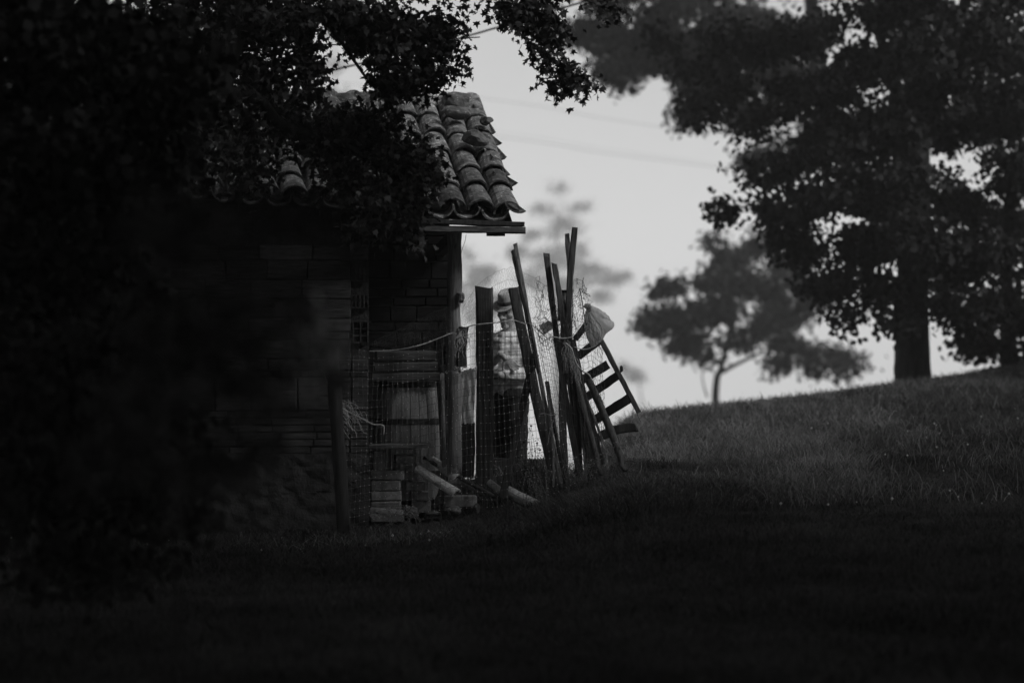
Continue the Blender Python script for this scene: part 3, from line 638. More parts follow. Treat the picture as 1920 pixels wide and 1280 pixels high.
stone('rounded stone block on the top right corner of the roof', P(855, 194, 17.1), (.125, .12, .085), 3)
stone('flat broken stone under the rounded block at the ridge end', P(862, 214, 16.95), (.15, .14, .05), 4)
mbk = MB(); mbk.beam(P(872, 213, 17.0), P(905, 213, 17.02), .055, .09, seg=3, rnd=rt, jit=.004); top(mbk.build('broken_tile', M_tile), 'small square end of broken tile jutting right at the ridge end', 'roof tile')
stone('angular stone lying on the tiles below the ridge', onroof(856, 262, .74, .20), (.10, .09, .05), 6)
stone('jagged dark stone lying midway down the last tile rows', onroof(890, 305, .50, .20), (.095, .09, .055), 7, (.3, .2, 0))
stone('small stone lodged beside the verge tiles', onroof(912, 268, .68, .19), (.05, .05, .035), 8)

# ------------------------------------------------------------------ barrel, planks, bricks
Bc = Vector(((764-960)/FPX*15.85, 15.85, G(-.68, 15.6)-.02)); Bc.z = .10
barrel = thing('barrel', 'old wooden barrel with dark iron hoops in the open bay of the shed', 'barrel', Bc)
def brad(z): return .180+.046*(1-((z-.42)/.42)**2)
mb = MB(); NS = 22
for s_ in range(NS):
    a0 = 2*math.pi*s_/NS; a1 = 2*math.pi*(s_+1)/NS-.018; V = []; F = []
    for i in range(11):
        zz = .84*i/10; r = brad(zz)+rt.uniform(-.0008, .0008)
        for a in (a0, (a0+a1)/2, a1):
            V.append(Bc+Vector((r*math.cos(a), r*math.sin(a), zz)))
        for a in (a1, a0): V.append(Bc+Vector(((r-.02)*math.cos(a), (r-.02)*math.sin(a), zz)))
    for i in range(10):
        for j in range(5): F.append((i*5+j, i*5+(j+1) % 5, (i+1)*5+(j+1) % 5, (i+1)*5+j))
    F.append((4, 3, 2, 1, 0)); F.append((50, 51, 52, 53, 54)); mb.add(V, F)
mb.build('staves', M_stave, barrel)
mb = MB(); mb.lathe(Bc, [(.0, .80), (.195, .80), (.195, .785), (0, .785)], 24); mb.build('lid', M_stave, barrel)
for zz in (.03, .22, .56, .80):
    mb = MB(); r0 = brad(zz); r1 = brad(zz+.04); mb.lathe(Bc, [(r0-.002, zz), (r0+.004, zz), (r1+.004, zz+.04), (r1-.002, zz+.04), (r0-.002, zz)], 32); mb.build('hoop', M_iron, barrel, smooth=False)
PL = ['bottom', 'middle', 'top']
zb = Bc.z+.842
for i in range(3):
    mb = MB(); hgt = .058+.006*i; x0, x1 = P(698+i*3, 0, 15.7).x, P(822-i*4, 0, 15.7).x
    mb.beam((x0, 15.72-.01*i, zb+hgt/2), (x1, 15.75, zb+hgt/2+.002), hgt-.003, .26, rnd=rt, seg=6, jit=.0015, wdir=(0, -1, 0)); zb += hgt+.003
    top(mb.build('plank', M_woodx), PL[i]+' of the three weathered planks stacked on the barrel', 'plank', 'planks stacked on the barrel')
# brick stack with a shelf board
def brickobj(px0, px1, py0, py1, Y, dep, rotz, label, m=M_brick, grooves=0, group='loose bricks piled by the shed'):
    a, b = P(px0, py0, Y), P(px1, py1, Y); c = (a+b)/2; sz = (abs(b.x-a.x), dep, abs(a.z-b.z)); c.y += dep/2
    mb = MB(); mb.block(c, sz, (rt.uniform(-.01, .01), rt.uniform(-.02, .02), rotz), .004, .0015, rt)
    if grooves:
        for i in range(grooves): mb.box(Vector((c.x, c.y-dep/2-.001, c.z-sz[2]/2+sz[2]*(i+.5)/grooves)), (sz[0]*.94, .006, sz[2]/grooves*.45), (0, 0, rotz))
    return top(mb.build('brick', m), label, 'brick', group)
Ys = 15.4
zrow = [(960, 978, 'lowest, half sunk in the grass'), (940, 958, 'second from the ground'), (921, 938, 'third from the ground'), (901, 919, 'fourth from the ground'), (882, 899, 'topmost and palest')]
for i, (y1, y0, wh) in enumerate(zrow):
    brickobj(695+(i % 2), [757,751,752,750,757][i], y0, y1, Ys, .14, rt.uniform(-.03, .03), 'ribbed brick in the stack beside the wall corner, '+wh, grooves=4 if i % 2 else 0)
for i, (x0, x1, y1, y0, wh) in enumerate([(775, 803, 922, 938, 'lowest of the stepped pile right of the ribbed stack'), (762, 797, 903, 920, 'second of the stepped pile right of the ribbed stack'), (755, 788, 886, 901, 'third of the stepped pile right of the ribbed stack'), (750, 784, 868, 884, 'topmost of the stepped pile right of the ribbed stack')]):
    brickobj(x0, x1, y0, y1, 15.5, .13, rt.uniform(-.2, .2), 'short brick, '+wh)
brickobj(772, 806, 938, 960, 15.52, .13, .1, 'short brick sunk in the grass under the stepped pile')
brickobj(700, 722, 846, 881, 15.46, .12, .0, 'upright brick propping the left end of the shelf board')
brickobj(740, 778, 853, 868, 15.52, .12, .2, 'flat brick under the right end of the shelf board')
brickobj(742, 782, 841, 852, 15.50, .13, -.1, 'thin brick wedged directly under the shelf board')
mb = MB(); mb.beam(P(694, 836, 15.42), P(806, 834, 15.42), .022, .26, rnd=rt, seg=10, jit=.003, wdir=(0, -1, 0)); top(mb.build('shelf_board', M_woodx), 'thin rough shelf board across the brick stack below the barrel', 'board')
brickobj(833, 893, 930, 950, 15.3, .12, .06, 'long flat brick on the grass at the foot of the pale tiles')
stone('pale crumpled stone in the grass in front of the long flat brick', P(853, 957, 15.2), (.055, .05, .03), 31)
stone('round pale stone in the grass beside the ribbed stack', P(773, 957, 15.2), (.05, .04, .026), 32)
stone('small flat stone in the grass between the two pale stones', P(811, 962, 15.15), (.05, .04, .016), 33)
stone('squarish stone at the right end of the long flat brick', P(893, 953, 15.25), (.03, .04, .032), 34)
mb = MB()
for i in range(150):
    a = rt.gauss(0, 1); c_ = P(790+a*55, 950, 15.35+rt.uniform(-.25, .2)); c_.z = G(c_.x, c_.y)+rt.uniform(.0, .035); q = rt.uniform(.008, .032)
    mb.block(c_, (q*rt.uniform(.8, 2), q*rt.uniform(.8, 1.5), q), (rt.uniform(-.6, .6), rt.uniform(-.6, .6), rt.uniform(0, 3)), .006, q*.18, rt)
tag(mb.build('rubble', M_mortar), 'small broken chips of brick and mortar lying round the brick pile', 'rubble', kind='stuff')
# clay tiles and pipes leaning on the pile
def cover_tile(p0, p1, r0, r1, label, roll=0, up=Vector((0, -.5, .85)), m=M_pipe):
    mb = MB(); tile(mb, Vector(p0), Vector(p1), r0, r1, up, None, roll=roll); return top(mb.build('clay_tile', m), label, 'roof tile', 'clay tiles leaning by the shed')
cover_tile(P(784, 880, 15.45), P(856, 926, 15.25), .034, .040, 'pale half round clay tile, lower of the two leaning on the brick pile')
cover_tile(P(810, 862, 15.5), P(858, 898, 15.35), .028, .042, 'pale half round clay tile, upper of the two leaning on the brick pile')
cover_tile(P(695, 957, 15.25), P(757, 964, 15.2), .026, .034, 'clay tile lying in the grass at the foot of the ribbed stack', m=M_brick)
def pipe(p0, p1, r0, r1, name, label, m, cat):
    p0 = Vector(p0); p1 = Vector(p1); d_ = (p1-p0).normalized(); mb = MB(); V_ = []
    mb.tube([p0+d_*.03, p0, p0, p1.lerp(p0, .66), p1.lerp(p0, .33), p1, p1, p1-d_*.03], [r0*.75, r0*.75, r0, r0*.97+.03*r1, (r0+r1)/2, r1, r1*.75, r1*.75], 14, .02, cap=False, rnd=rt)
    mb.tube([p0+d_*.028, p0+d_*.03], [r0*.76, r0*.76], 14); mb.tube([p1-d_*.03, p1-d_*.028], [r1*.76, r1*.76], 14)
    return top(mb.build(name, m, smooth=False), label, cat)
pipe(P(917, 903, 15.35), P(940, 922, 15.3), .022, .024, 'log', 'short pale log lying left of the crossing stake', M_pipe, 'log')
pipe(P(952, 920, 15.3), P(1005, 948, 15.15), .034, .040, 'log', 'thick pale log half hidden in the grass right of the crossing stake', M_pipe, 'log')
def stake(pts, w_, d_, label, name='stake', m=M_wood, ragged=.0, round_=False, cat='stake', group='stakes leaning in the fence', **kw):
    mb = MB(); pts = [Vector(p) for p in pts]
    if group and name == 'stake' and w_ < .06: w_ *= 1.15
    if round_:
        cp = curve_pts(pts, 5) if len(pts) > 2 else [pts[0].lerp(pts[1], i/8) for i in range(9)]
        mb.tube(cp, [w_/2*(1+.06*math.sin(i*1.9)) for i in range(len(cp))], 10, .06, rnd=rt)
    else: mb.beam(pts[0], pts[1], w_, d_, rnd=rt, jit=.0032, ragged=ragged or .02, bend=kw.pop('bend', rt.uniform(-.022, .022)), wdir=(0, -1, 0), **kw)
    return top(mb.build(name, m, smooth=round_), label, cat, group)
stake([P(795, 858, 15.5), P(925, 930, 15.2)], .026, .03, 'dark thin pole lying from the brick pile down to the right', 'pole', M_woodd, round_=True, cat='pole', group=None)
# leaning broom handle and dark boards by the post
stake([P(829, 700, 15.5), P(833, 900, 15.4)], .028, .03, 'pale round broomstick standing left of the corner post', 'broomstick', M_woodl, round_=True, cat='pole', group=None)
stake([P(834, 900, 15.6), P(822, 640, 15.7)], .05, .03, 'dark board standing between the barrel and the corner post', 'board', M_woodd, cat='board', group=None)
stake([P(874, 895, 15.5), P(876, 792, 15.5)], .095, .02, 'dark sheet standing below the hanging white rag', 'board', M_woodd, cat='board', group=None)
stake([P(866, 688, 15.32), P(870, 613, 15.32)], .062, .05, 'dark weathered block of wood hanging by wire on the corner post', 'wood_block', M_woodd, cat='block', group=None)
stake([P(863, 568, 15.3), P(863, 548, 15.3)], .030, .04, 'small square wooden block nailed high on the corner post', 'wood_block', M_woodl, cat='block', group=None)

# ------------------------------------------------------------------ fence: posts and stakes
stake([P(908, 905, 15.55), P(908, 541, 15.55)], .112, .06, 'wide upright board post standing left of the man', 'fence_post', M_wood, cat='post', group=None, seg=20)
stake([P(646, 1015, 14.7), P(634, 830, 14.7), P(622, 650, 14.7)], .085, .08, 'dark leaning round post in front of the shed wall', 'fence_post', M_woodd, round_=True, cat='post', group=None)
stake([P(1046, 915, 15.2), P(963, 541, 15.45)], .066, .05, 'thick dark stake in front of the hat brim', ragged=.004, seg=16)
stake([P(1052, 905, 15.15), P(967, 460, 15.4)], .022, .03, 'long thin splintered lath rising beside the thick stake near the man', ragged=.012, seg=14, m=M_woodl)
stake([P(1010, 700, 15.25), P(961, 470, 15.38)], .018, .03, 'short dark lath pressed against the left side of the long splintered lath', ragged=.01, seg=14, m=M_woodd)
stake([P(942, 932, 15.25), P(1003, 668, 15.35)], .040, .035, 'dark brace crossing in front of the trousers of the man', seg=10, m=M_woodd)
stake([P(1058, 905, 15.2), P(1025, 715, 15.3)], .022, .03, 'short crooked stick right of the thick stake', round_=True, m=M_woodd)
stake([P(1090, 905, 15.2), P(1025, 481, 15.4)], .033, .03, 'square topped stake, left one of the middle pair', seg=16)
stake([P(1112, 900, 15.18), P(1070, 640, 15.32)], .055, .03, 'dark stake below the middle pair', seg=16, m=M_woodd)
stake([P(1060, 700, 15.26), P(1039, 496, 15.36)], .029, .03, 'square topped stake, right one of the middle pair', seg=12)
stake([P(1086, 905, 15.25), P(1058, 640, 15.32)], .05, .03, 'broad dark board behind the bundle of stakes', 'board', seg=8, m=M_woodd, cat='board', group=None)
stake([P(1063, 700, 15.53), P(1063, 438, 15.53)], .028, .03, 'straight upright stake rising from the tin canister', ragged=.006, seg=12)
stake([P(1066, 720, 15.34), P(1078, 426, 15.34)], .034, .03, 'tallest stake of all standing behind the net', ragged=.003, seg=14)
stake([P(1128, 890, 15.1), P(1082, 722, 15.25), P(1062, 640, 15.3)], .034, .03, 'round pole leaning left of the pallet', round_=True)
stake([P(1173, 882, 14.95), P(1138, 790, 15.05), P(1104, 713, 15.15)], .043, .03, 'round pole propped against the broken pallet at the right end', round_=True)
stake([P(1112, 826, 15.45), P(1193, 800, 15.5)], .06, .03, 'short plank with a rotten end jutting out at the far right', 'plank', M_woodd, ragged=.05, seg=8, cat='plank', group=None)
for (x0, y0, x1, y1, Y, w2, mm, lb) in [(1101,905,1056,560,15.28,.016,M_woodl,'thin pale lath bound into the middle of the stakes'),(1122,895,1086,690,15.22,.018,M_woodd,'thin dark lath close to the left pallet rail'),(1038,912,1027,742,15.12,.012,M_woodl,'thin pale split lath low down beside the thick stake'),(1140,880,1096,740,15.3,.014,M_woodl,'thin pale lath between the two round poles')]:
    stake([P(x0, y0, Y), P(x1, y1, Y+.1)], w2, .014, lb, 'lath', ragged=.03, seg=12, m=mm, cat='lath', group='laths among the stakes')
# pallet: one rail with slats
pal = thing('broken_pallet', 'broken wooden pallet leaning at the right end of the fence', 'pallet', P(1160, 860, 15.4))
mb = MB(); mb.beam(P(1198, 773, 15.38), P(1124, 632, 15.36), .032, .05, rnd=rt, wdir=(0, -1, 0), seg=10); mb.build('rail', M_wood, pal)
mb = MB(); mb.beam(P(1130, 870, 15.42), P(1070, 640, 15.42), .034, .05, rnd=rt, wdir=(0, -1, 0), seg=10); mb.build('rail', M_woodd, pal)
for (a, b, wd_) in [((1078, 636), (1101, 607), .032), ((1084, 668), (1126, 636), .044), ((1082, 718), (1140, 683), .046), ((1092, 750), (1158, 704), .045), ((1108, 792), (1182, 745), .050)]:
    mb = MB(); mb.beam(P(a[0], a[1], 15.455), P(b[0], b[1], 15.44), wd_*1.2, .018, rnd=rt, wdir=(0, -1, 0), seg=6, ragged=.02); mb.build('slat', M_woodd, pal)
stone('dark knot of wood stuck on the outer rail of the pallet', P(1165, 692, 15.4), (.012, .012, .024), 55, name='wood_knot', m=M_woodd, cat='wood')
# canister on the stakes
Cc = P(1059, 602, 15.43); can = thing('tin_canister', 'pale metal canister with a dark rim standing among the stakes', 'canister', Cc)
mb = MB(); mb.lathe(Cc, [(0, 0), (.044, 0), (.046, .02), (.046, .155), (.044, .16), (.046, .165), (.046, .185)], 24); mb.build('body', M_pipe, can, smooth=True)
mb = MB(); mb.lathe(Cc, [(.046, .180), (.050, .182), (.050, .198), (.043, .198), (.043, .17), (0, .17)], 24); mb.build('rim', M_iron, can)
stake([P(1059, 900, 15.43), P(1059, 603, 15.43)], .05, .05, 'stump post under the tin canister', 'fence_post', M_woodd, cat='post', group=None)
# trough behind
mb = MB(); mb.box(P(985, 892, 16.15)+Vector((0, 0, .0)), (.42, .03, .23), (0, .02, 0)); mb.box(P(985, 892, 16.45)+Vector((0, 0, .0)), (.42, .03, .23), (0, .02, 0)); mb.box(P(985, 912, 16.3), (.42, .3, .02)); mb.box(P(929, 892, 16.3), (.02, .3, .23)); mb.box(P(1041, 892, 16.3), (.02, .3, .23))
top(mb.build('trough', M_woodd), 'low dark trough behind the fence at the feet of the man', 'trough')

# rag, bag, cloth
def sheet(name, quad, Y, label, cat, m, seed, amp=.02, nu=14, nv=18, thick=.0015, scale=6, bulge=0):
    a, b, c, d_ = [P(q[0], q[1], Y) for q in quad]; V_ = []; F_ = []
    for s_ in (0,):
        for j in range(nv+1):
            for i in range(nu+1):
                u, v = i/nu, j/nv; p = (a.lerp(b, u)).lerp(d_.lerp(c, u), v)
                o = amp*noise.noise(Vector((u*scale*.9, v*scale*.35, seed)))+amp*.4*noise.noise(Vector((u*scale*2.2, v*scale, seed+3)))
                p = p+Vector((.25*o, o-bulge*math.sin(math.pi*u)*math.sin(math.pi*v)+s_*thick, .3*o)); V_.append(p)
    w_ = nu+1
    for j in range(nv):
        for i in range(nu): q = j*w_+i; F_.append((q, q+1, q+w_+1, q+w_))
    mb = MB(); mb.add(V_, F_); return top(mb.build(name, m, smooth=True), label, cat)
sheet('rag', [(859, 697), (893, 688), (887, 794), (866, 794)], 15.42, 'white rag hanging between the corner post and the wide board', 'rag', M_cloth, 3, .05)
sheet('rag', [(1010, 610), (1030, 600), (1042, 612), (1020, 628)], 15.33, 'small white scrap of cloth caught left of the middle stakes', 'rag', M_cloth, 5, .02, 8, 8)
# tied plastic bag
bag = thing('plastic_bag', 'white plastic bag tied to the top of the pallet and bulging to the right', 'bag', P(1122, 640, 15.3))
outl = [(1099,580),(1106,573),(1116,576),(1129,583),(1140,592),(1147,602),(1152,611),(1143,620),(1135,627),(1127,640),(1114,650),(1104,640),(1098,625),(1095,605),(1096,592)]
op = curve_pts([P(a, b_, 15.3) for a, b_ in outl]+[P(*outl[0], 15.3)], 8)[:-1]; kn = P(1102, 580, 15.3); cc_ = P(1119, 610, 15.3); V_ = []; F_ = []; nr = 12; no = len(op)
for sd_ in (-1, 1):
    for r_ in range(nr+1):
        t = r_/nr
        for k_ in range(no):
            p = cc_.lerp(op[k_], t); dv = p-kn; ph = math.atan2(dv.z, dv.x); ds = dv.length
            cr = noise.noise(Vector((ph*7, sd_*3, ds*3)))*.022+noise.noise(Vector((ph*19, 5+sd_, ds*6)))*.010+noise.noise(p*30)*.006
            V_.append(p+Vector((0, sd_*(.055*math.sqrt(max(0, 1-t*t))*(.55+2*ds))+cr*(1-t**4), cr*.5*t)))
    b0 = 0 if sd_ < 0 else (nr+1)*no
    for r_ in range(nr):
        for k_ in range(no):
            q = (b0+r_*no+k_, b0+r_*no+(k_+1) % no, b0+(r_+1)*no+(k_+1) % no, b0+(r_+1)*no+k_); F_.append(q if sd_ < 0 else q[::-1])
mb = MB(); mb.add(V_, F_); mb.build('bag_body', M_bag, bag, smooth=True)
mb = MB(); c_ = P(1103, 578, 15.28)
for i in range(26):
    a = rt.uniform(0, 6.28); e = c_+Vector((math.cos(a)*.03-.006, rt.uniform(-.02, .02), abs(math.sin(a))*.035)); mb.tube(curve_pts([c_+Vector((.006, 0, -.02)), c_.lerp(e, .5)+Vector((rt.uniform(-.006, .006), 0, .008)), e], 3), [.004, .004, .004, .004, .003, .002, .001], 4)
mb.build('knot', M_bag, bag)

# ------------------------------------------------------------------ nets and cords
def net(name, label, topl, botl, nu, nv, rad, Yt, Yb_, m=M_wire, seed=1, wob=.006, knots=True, hexa=False, umap=lambda u: u, belly=.04):
    rs_ = random.Random(seed)
    def interp(l, u):
        q = u*(len(l)-1); i = min(int(q), len(l)-2); f = q-i; return (l[i][0]+(l[i+1][0]-l[i][0])*f, l[i][1]+(l[i+1][1]-l[i][1])*f)
    def pt(u, v):
        uu = umap(u); a = interp(topl, uu); b = interp(botl, uu); px = a[0]+(b[0]-a[0])*v; py = a[1]+(b[1]-a[1])*v
        Y = Yt+(Yb_-Yt)*v-belly*math.sin(math.pi*v)*(.5+.5*math.sin(u*9+seed))
        p = P(px, py, Y); q = Vector((u*14, v*9, seed))
        return p+Vector((noise.noise(q)*wob, noise.noise(q+Vector((5, 0, 0)))*wob*2, noise.noise(q+Vector((0, 7, 0)))*wob))
    mb = MB(); grid = [[pt(i/nu, j/nv)+Vector((rs_.uniform(-1, 1), 0, rs_.uniform(-1, 1)))*wob*.25 for i in range(nu+1)] for j in range(nv+1)]
    if hexa:
        for i in range(nu+1):
            pts = []
            for j in range(nv+1):
                s_ = (1 if (j//1) % 2 else -1)*(1 if i % 2 else -1); a = grid[j][i]; b = grid[j][min(nu, i+1)] if i < nu else a+(a-grid[j][i-1])
                pts.append(a+(b-a)*(.5*.94*s_*.5))
            mb.tube(pts, rad, 3, cap=False)
        for j in range(nv+1):
            if j % 6 == 0: mb.tube(grid[j], rad*1.2, 3, cap=False)
    else:
        for j in range(nv+1):
            l = []
            for i in range(nu):
                a, b = grid[j][i], grid[j][i+1]; l += [a, a.lerp(b, .5)-Vector((0, 0, (a-b).length*.10))]
            l.append(grid[j][nu]); mb.tube(l, rad*1.15, 3, cap=False)
        for i in range(nu+1): mb.tube([grid[j][i] for j in range(nv+1)], rad, 3, cap=False)
    o = thing(name, label, 'netting', grid[nv][nu//2])
    mb.build('mesh', m, o)
    if knots:
        mk = MB()
        for row in grid:
            for p in row:
                if rs_.random() < .7: mk.ell(p+Vector((0, -.002, 0)), (rad*2.3, rad*2.0, rad*2.0), n=4, m=3)
        tag(mk.build('knots', M_knot, o), kind='stuff')
    return o
net('wire_netting', 'sagging square wire net stretched from the shed wall along the stakes', [(655,655),(700,658),(745,655),(790,645),(850,624),(885,610),(925,606),(965,602),(1000,606),(1020,603)],
    [(648,985),(690,975),(740,965),(790,960),(840,955),(890,950),(935,950),(985,935),(1040,925),(1078,905)], 44, 24, .0011, 14.98, 14.85, seed=2)
net('wire_netting', 'gathered square net hanging in tight folds right of the thick stake', [(1000,606),(1012,620),(1030,625),(1050,640),(1072,652)], [(1062,905),(1066,905),(1070,905),(1078,905),(1088,900)], 17, 22, .0011, 15.05, 14.95, seed=5, knots=False)
net('wire_netting', 'square net draped over the broken pallet', [(1062,600),(1080,590),(1100,590),(1118,605),(1128,640)], [(1098,860),(1108,862),(1120,850),(1128,838),(1134,800)], 15, 24, .0011, 15.2, 15.05, seed=8, knots=False, wob=.02)
net('chicken_wire', 'fine chicken wire rising in a peak behind the wide board and the man', [(868,570),(880,556),(895,535),(915,518),(935,508),(955,500),(980,510),(1005,522)], [(862,640),(880,632),(900,628),(925,625),(950,622),(975,620),(1000,618),(1020,612)], 48, 30, .0006, 15.65, 15.6, seed=11, knots=False, hexa=True, wob=.012, belly=.0)
net('chicken_wire', 'fine chicken wire slanting up to the corner post in front of the dark bay', [(700,640),(740,622),(780,600),(815,585),(850,572)], [(695,660),(740,660),(780,655),(815,640),(850,628)], 50, 16, .0010, 15.12, 15.1, seed=12, knots=False, hexa=True, wob=.01)
net('chicken_wire', 'crumpled fine chicken wire wrapped round the middle stakes', [(1005,522),(1020,535),(1040,560),(1060,585),(1085,520),(1100,545)], [(1008,640),(1025,650),(1045,655),(1065,660),(1080,640),(1105,620)], 46, 30, .0010, 15.3, 15.25, seed=13, knots=False, hexa=True, wob=.04)
def cord(pts, r, label, m=M_rope, name='cord', n=6, group=None, cat='cord'):
    mb = MB(); mb.tube(curve_pts(pts, 8), r, n, .1, rnd=rt); return top(mb.build(name, m, smooth=True), label, cat, group)
cord([P(a, b, Y) for a, b, Y in [(692,658,14.95),(740,656,14.95),(790,646,14.95),(850,623,15.2),(885,610,15.0),(925,605,15.0),(963,601,15.0),(972,603,15.05),(985,607,15.25),(993,606,15.2),(1008,618,15.24),(1026,634,15.2)]], .0028, 'pale cord stretched along the top edge of the square net')
cord([P(a, b, 15.12) for a, b in [(1018,640),(1035,632),(1055,634),(1075,632)]], .004, 'short pale cord tied round the middle stakes')
cord([P(a, b, 15.1) for a, b in [(1076,650),(1095,655),(1115,648),(1128,630),(1127,612),(1118,600)]], .004, 'pale cord looped from the stakes to the plastic bag')
cord([P(a, b, 15.05) for a, b in [(1060,642),(1072,655),(1080,680),(1092,695),(1104,702),(1110,713)]], .005, 'thick frayed rope ending at the head of the propped round pole')
cord([P(a, b, 14.8) for a, b in [(606,695),(614,720),(625,748),(642,765),(680,785),(700,795),(714,796),(720,800),(719,815)]], .0035, 'pale frayed rope hanging from the dark leaning post to the bay corner', name='rope')
cord([P(a, b, 15.0) for a, b in [(1012,776),(1020,775),(1035,778),(1042,776),(1036,792),(1030,812),(1028,830)]], .003, 'pale twine knotted low on the thick stake')
cord([P(a, b, 15.1) for a, b in [(1086,540),(1090,556),(1093,575),(1096,595),(1100,610)]], .003, 'thin stiff dark twig standing behind the plastic bag', m=M_woodd, name='twig', cat='twig')
cord([P(a, b, 15.1) for a, b in [(1094,520),(1092,536),(1098,550),(1106,556),(1104,552),(1094,548),(1088,540)]], .0018, 'curled loose wire above the plastic bag', m=M_iron, name='wire', cat='wire')
cord([P(a, b, 15.35) for a, b in [(1194,772),(1197,782),(1201,790)]], .0015, 'wisp of wire at the lower end of the pallet rail', m=M_iron, name='wire', cat='wire')
mb = MB()    # bundle of frayed twine on the post
for i in range(34):
    a = P(rt.uniform(851, 880), rt.uniform(614, 630), 15.26); q = [a]
    for k in range(5): q.append(q[-1]+Vector((rt.uniform(-.022, .022), rt.uniform(-.01, .01), -rt.uniform(-.005, .045))))
    mb.tube(curve_pts(q, 3), .0011, 3, cap=False)
for i in range(20):
    a = P(rt.uniform(848, 880), rt.uniform(688, 698), 15.28); q = [a]
    for k in range(4): q.append(q[-1]+Vector((rt.uniform(-.03, .02), rt.uniform(-.01, .01), rt.uniform(-.02, .012))))
    mb.tube(curve_pts(q, 3), .0012, 3, cap=False)
top(mb.build('twine_tangle', M_rope), 'tangle of frayed twine round the corner post', 'twine')
mb = MB()
for i in range(60):
    t = rt.random(); a = P(1060+t*26+rt.uniform(-6, 6), 640+t*60+rt.uniform(-6, 6), 15.12); q = [a]
    for k in range(4): q.append(q[-1]+Vector((rt.uniform(-.012, .018), rt.uniform(-.012, .01), -rt.uniform(0, .045))))
    mb.tube(curve_pts(q, 3), .0011, 3, cap=False)
top(mb.build('twine_tangle', M_rope), 'tangle of pale straw and twine hanging over the stakes beside the pallet', 'twine')
mb = MB()
for i in range(46):
    a = P(625+rt.uniform(-10, 40), 760+rt.uniform(-12, 12), 14.8); q = [a]
    for k in range(5): q.append(q[-1]+Vector((rt.uniform(-.005, .035), rt.uniform(-.01, .01), -rt.uniform(-.01, .05))))
    mb.tube(curve_pts(q, 3), .0010, 3, cap=False)
top(mb.build('twine_tangle', M_rope), 'tangle of thin twine hanging beside the dark leaning post', 'twine')
# dry weed behind the net and flower heads seen against the light
def weed(label, x0, x1, y0, ytop, Y, n, m):
    mb = MB(); wt = thing('dry_weed', label, 'plant', P((x0+x1)/2, y0+10, Y))
    for i in range(n):
        a = P(rt.uniform(x0, x1), y0, Y+rt.uniform(-.12, .12)); b = P(rt.uniform(x0-6, x1+8), rt.uniform(ytop, (ytop+y0)/2), Y+rt.uniform(-.15, .15)); mb.tube(curve_pts([a, a.lerp(b, .5)+Vector((rt.uniform(-.03, .03), 0, 0)), b], 4), .0014, 3)
        if i % 2: mb.ell(b, (.008, .008, .006), n=6, m=4)
        for k in range(5): c_ = a.lerp(b, rt.uniform(.3, 1)); e = c_+Vector((rt.uniform(-.04, .04), rt.uniform(-.03, .03), rt.uniform(0, .03))); mb.tube([c_, e], .001, 3); mb.ell(e, (.006, .006, .003), n=5, m=3)
    mb.build('stems', m, wt)
weed('dry weed with small dark flower heads against the light behind the net', 960, 1010, 915, 795, 15.5, 16, M_leafd)
weed('dry weed tangled between the feet of the middle stakes', 1050, 1120, 925, 850, 15.0, 30, M_woodl)
weed('tall dry weed at the foot of the right round pole', 1130, 1200, 905, 810, 15.0, 26, M_woodl)
weed('thin weed growing in front of the thick pale log', 985, 1035, 950, 880, 14.95, 16, M_woodl)
weed('low weed growing at the foot of the ribbed brick stack', 700, 790, 985, 945, 15.05, 22, M_woodl)


# ------------------------------------------------------------------ cables
def cable(pts, r, Y, label, Y2=None):
    mb = MB(); n_ = len(pts); mb.tube(curve_pts([P(a, b, Y+(0 if Y2 is None else (Y2-Y)*i/(n_-1))) for i, (a, b) in enumerate(pts)], 10), r, 6, rnd=rt); top(mb.build('overhead_cable', M_dark), label, 'cable')
cable([(-600,420),(300,215),(600,138),(740,104),(880,67),(1060,14),(1160,-16),(1700,-180)], .010, 22, 'thick overhead cable slanting up to the right between the hanging leaves')
cable([(300,78),(610,84),(660,84),(900,70)], .005, 18, 'thin cable running level left of the hanging leaves')
cable([(-300,60),(860,180),(1130,222),(1400,262),(2200,380)], .006, 75, 'faint upper power line crossing the misty sky')
cable([(-300,110),(880,250),(1130,287),(1400,322),(2200,440)], .007, 75, 'faint lower power line crossing the misty sky, the heavier one')
cable([(-300,90),(880,240),(1130,278),(1400,316),(2200,430)], .003, 75, 'faint thin power line just above the lower one')

# ------------------------------------------------------------------ the man
Ym = 16.75
def Q(px, py, dy=0): return P(px, py, Ym+dy)
feetz = G(.0, Ym)
man = thing('person', 'elderly man in a brimmed hat and checked shirt standing with folded arms behind the net', 'person', Vector((P(955, 0, Ym).x, Ym, feetz)))
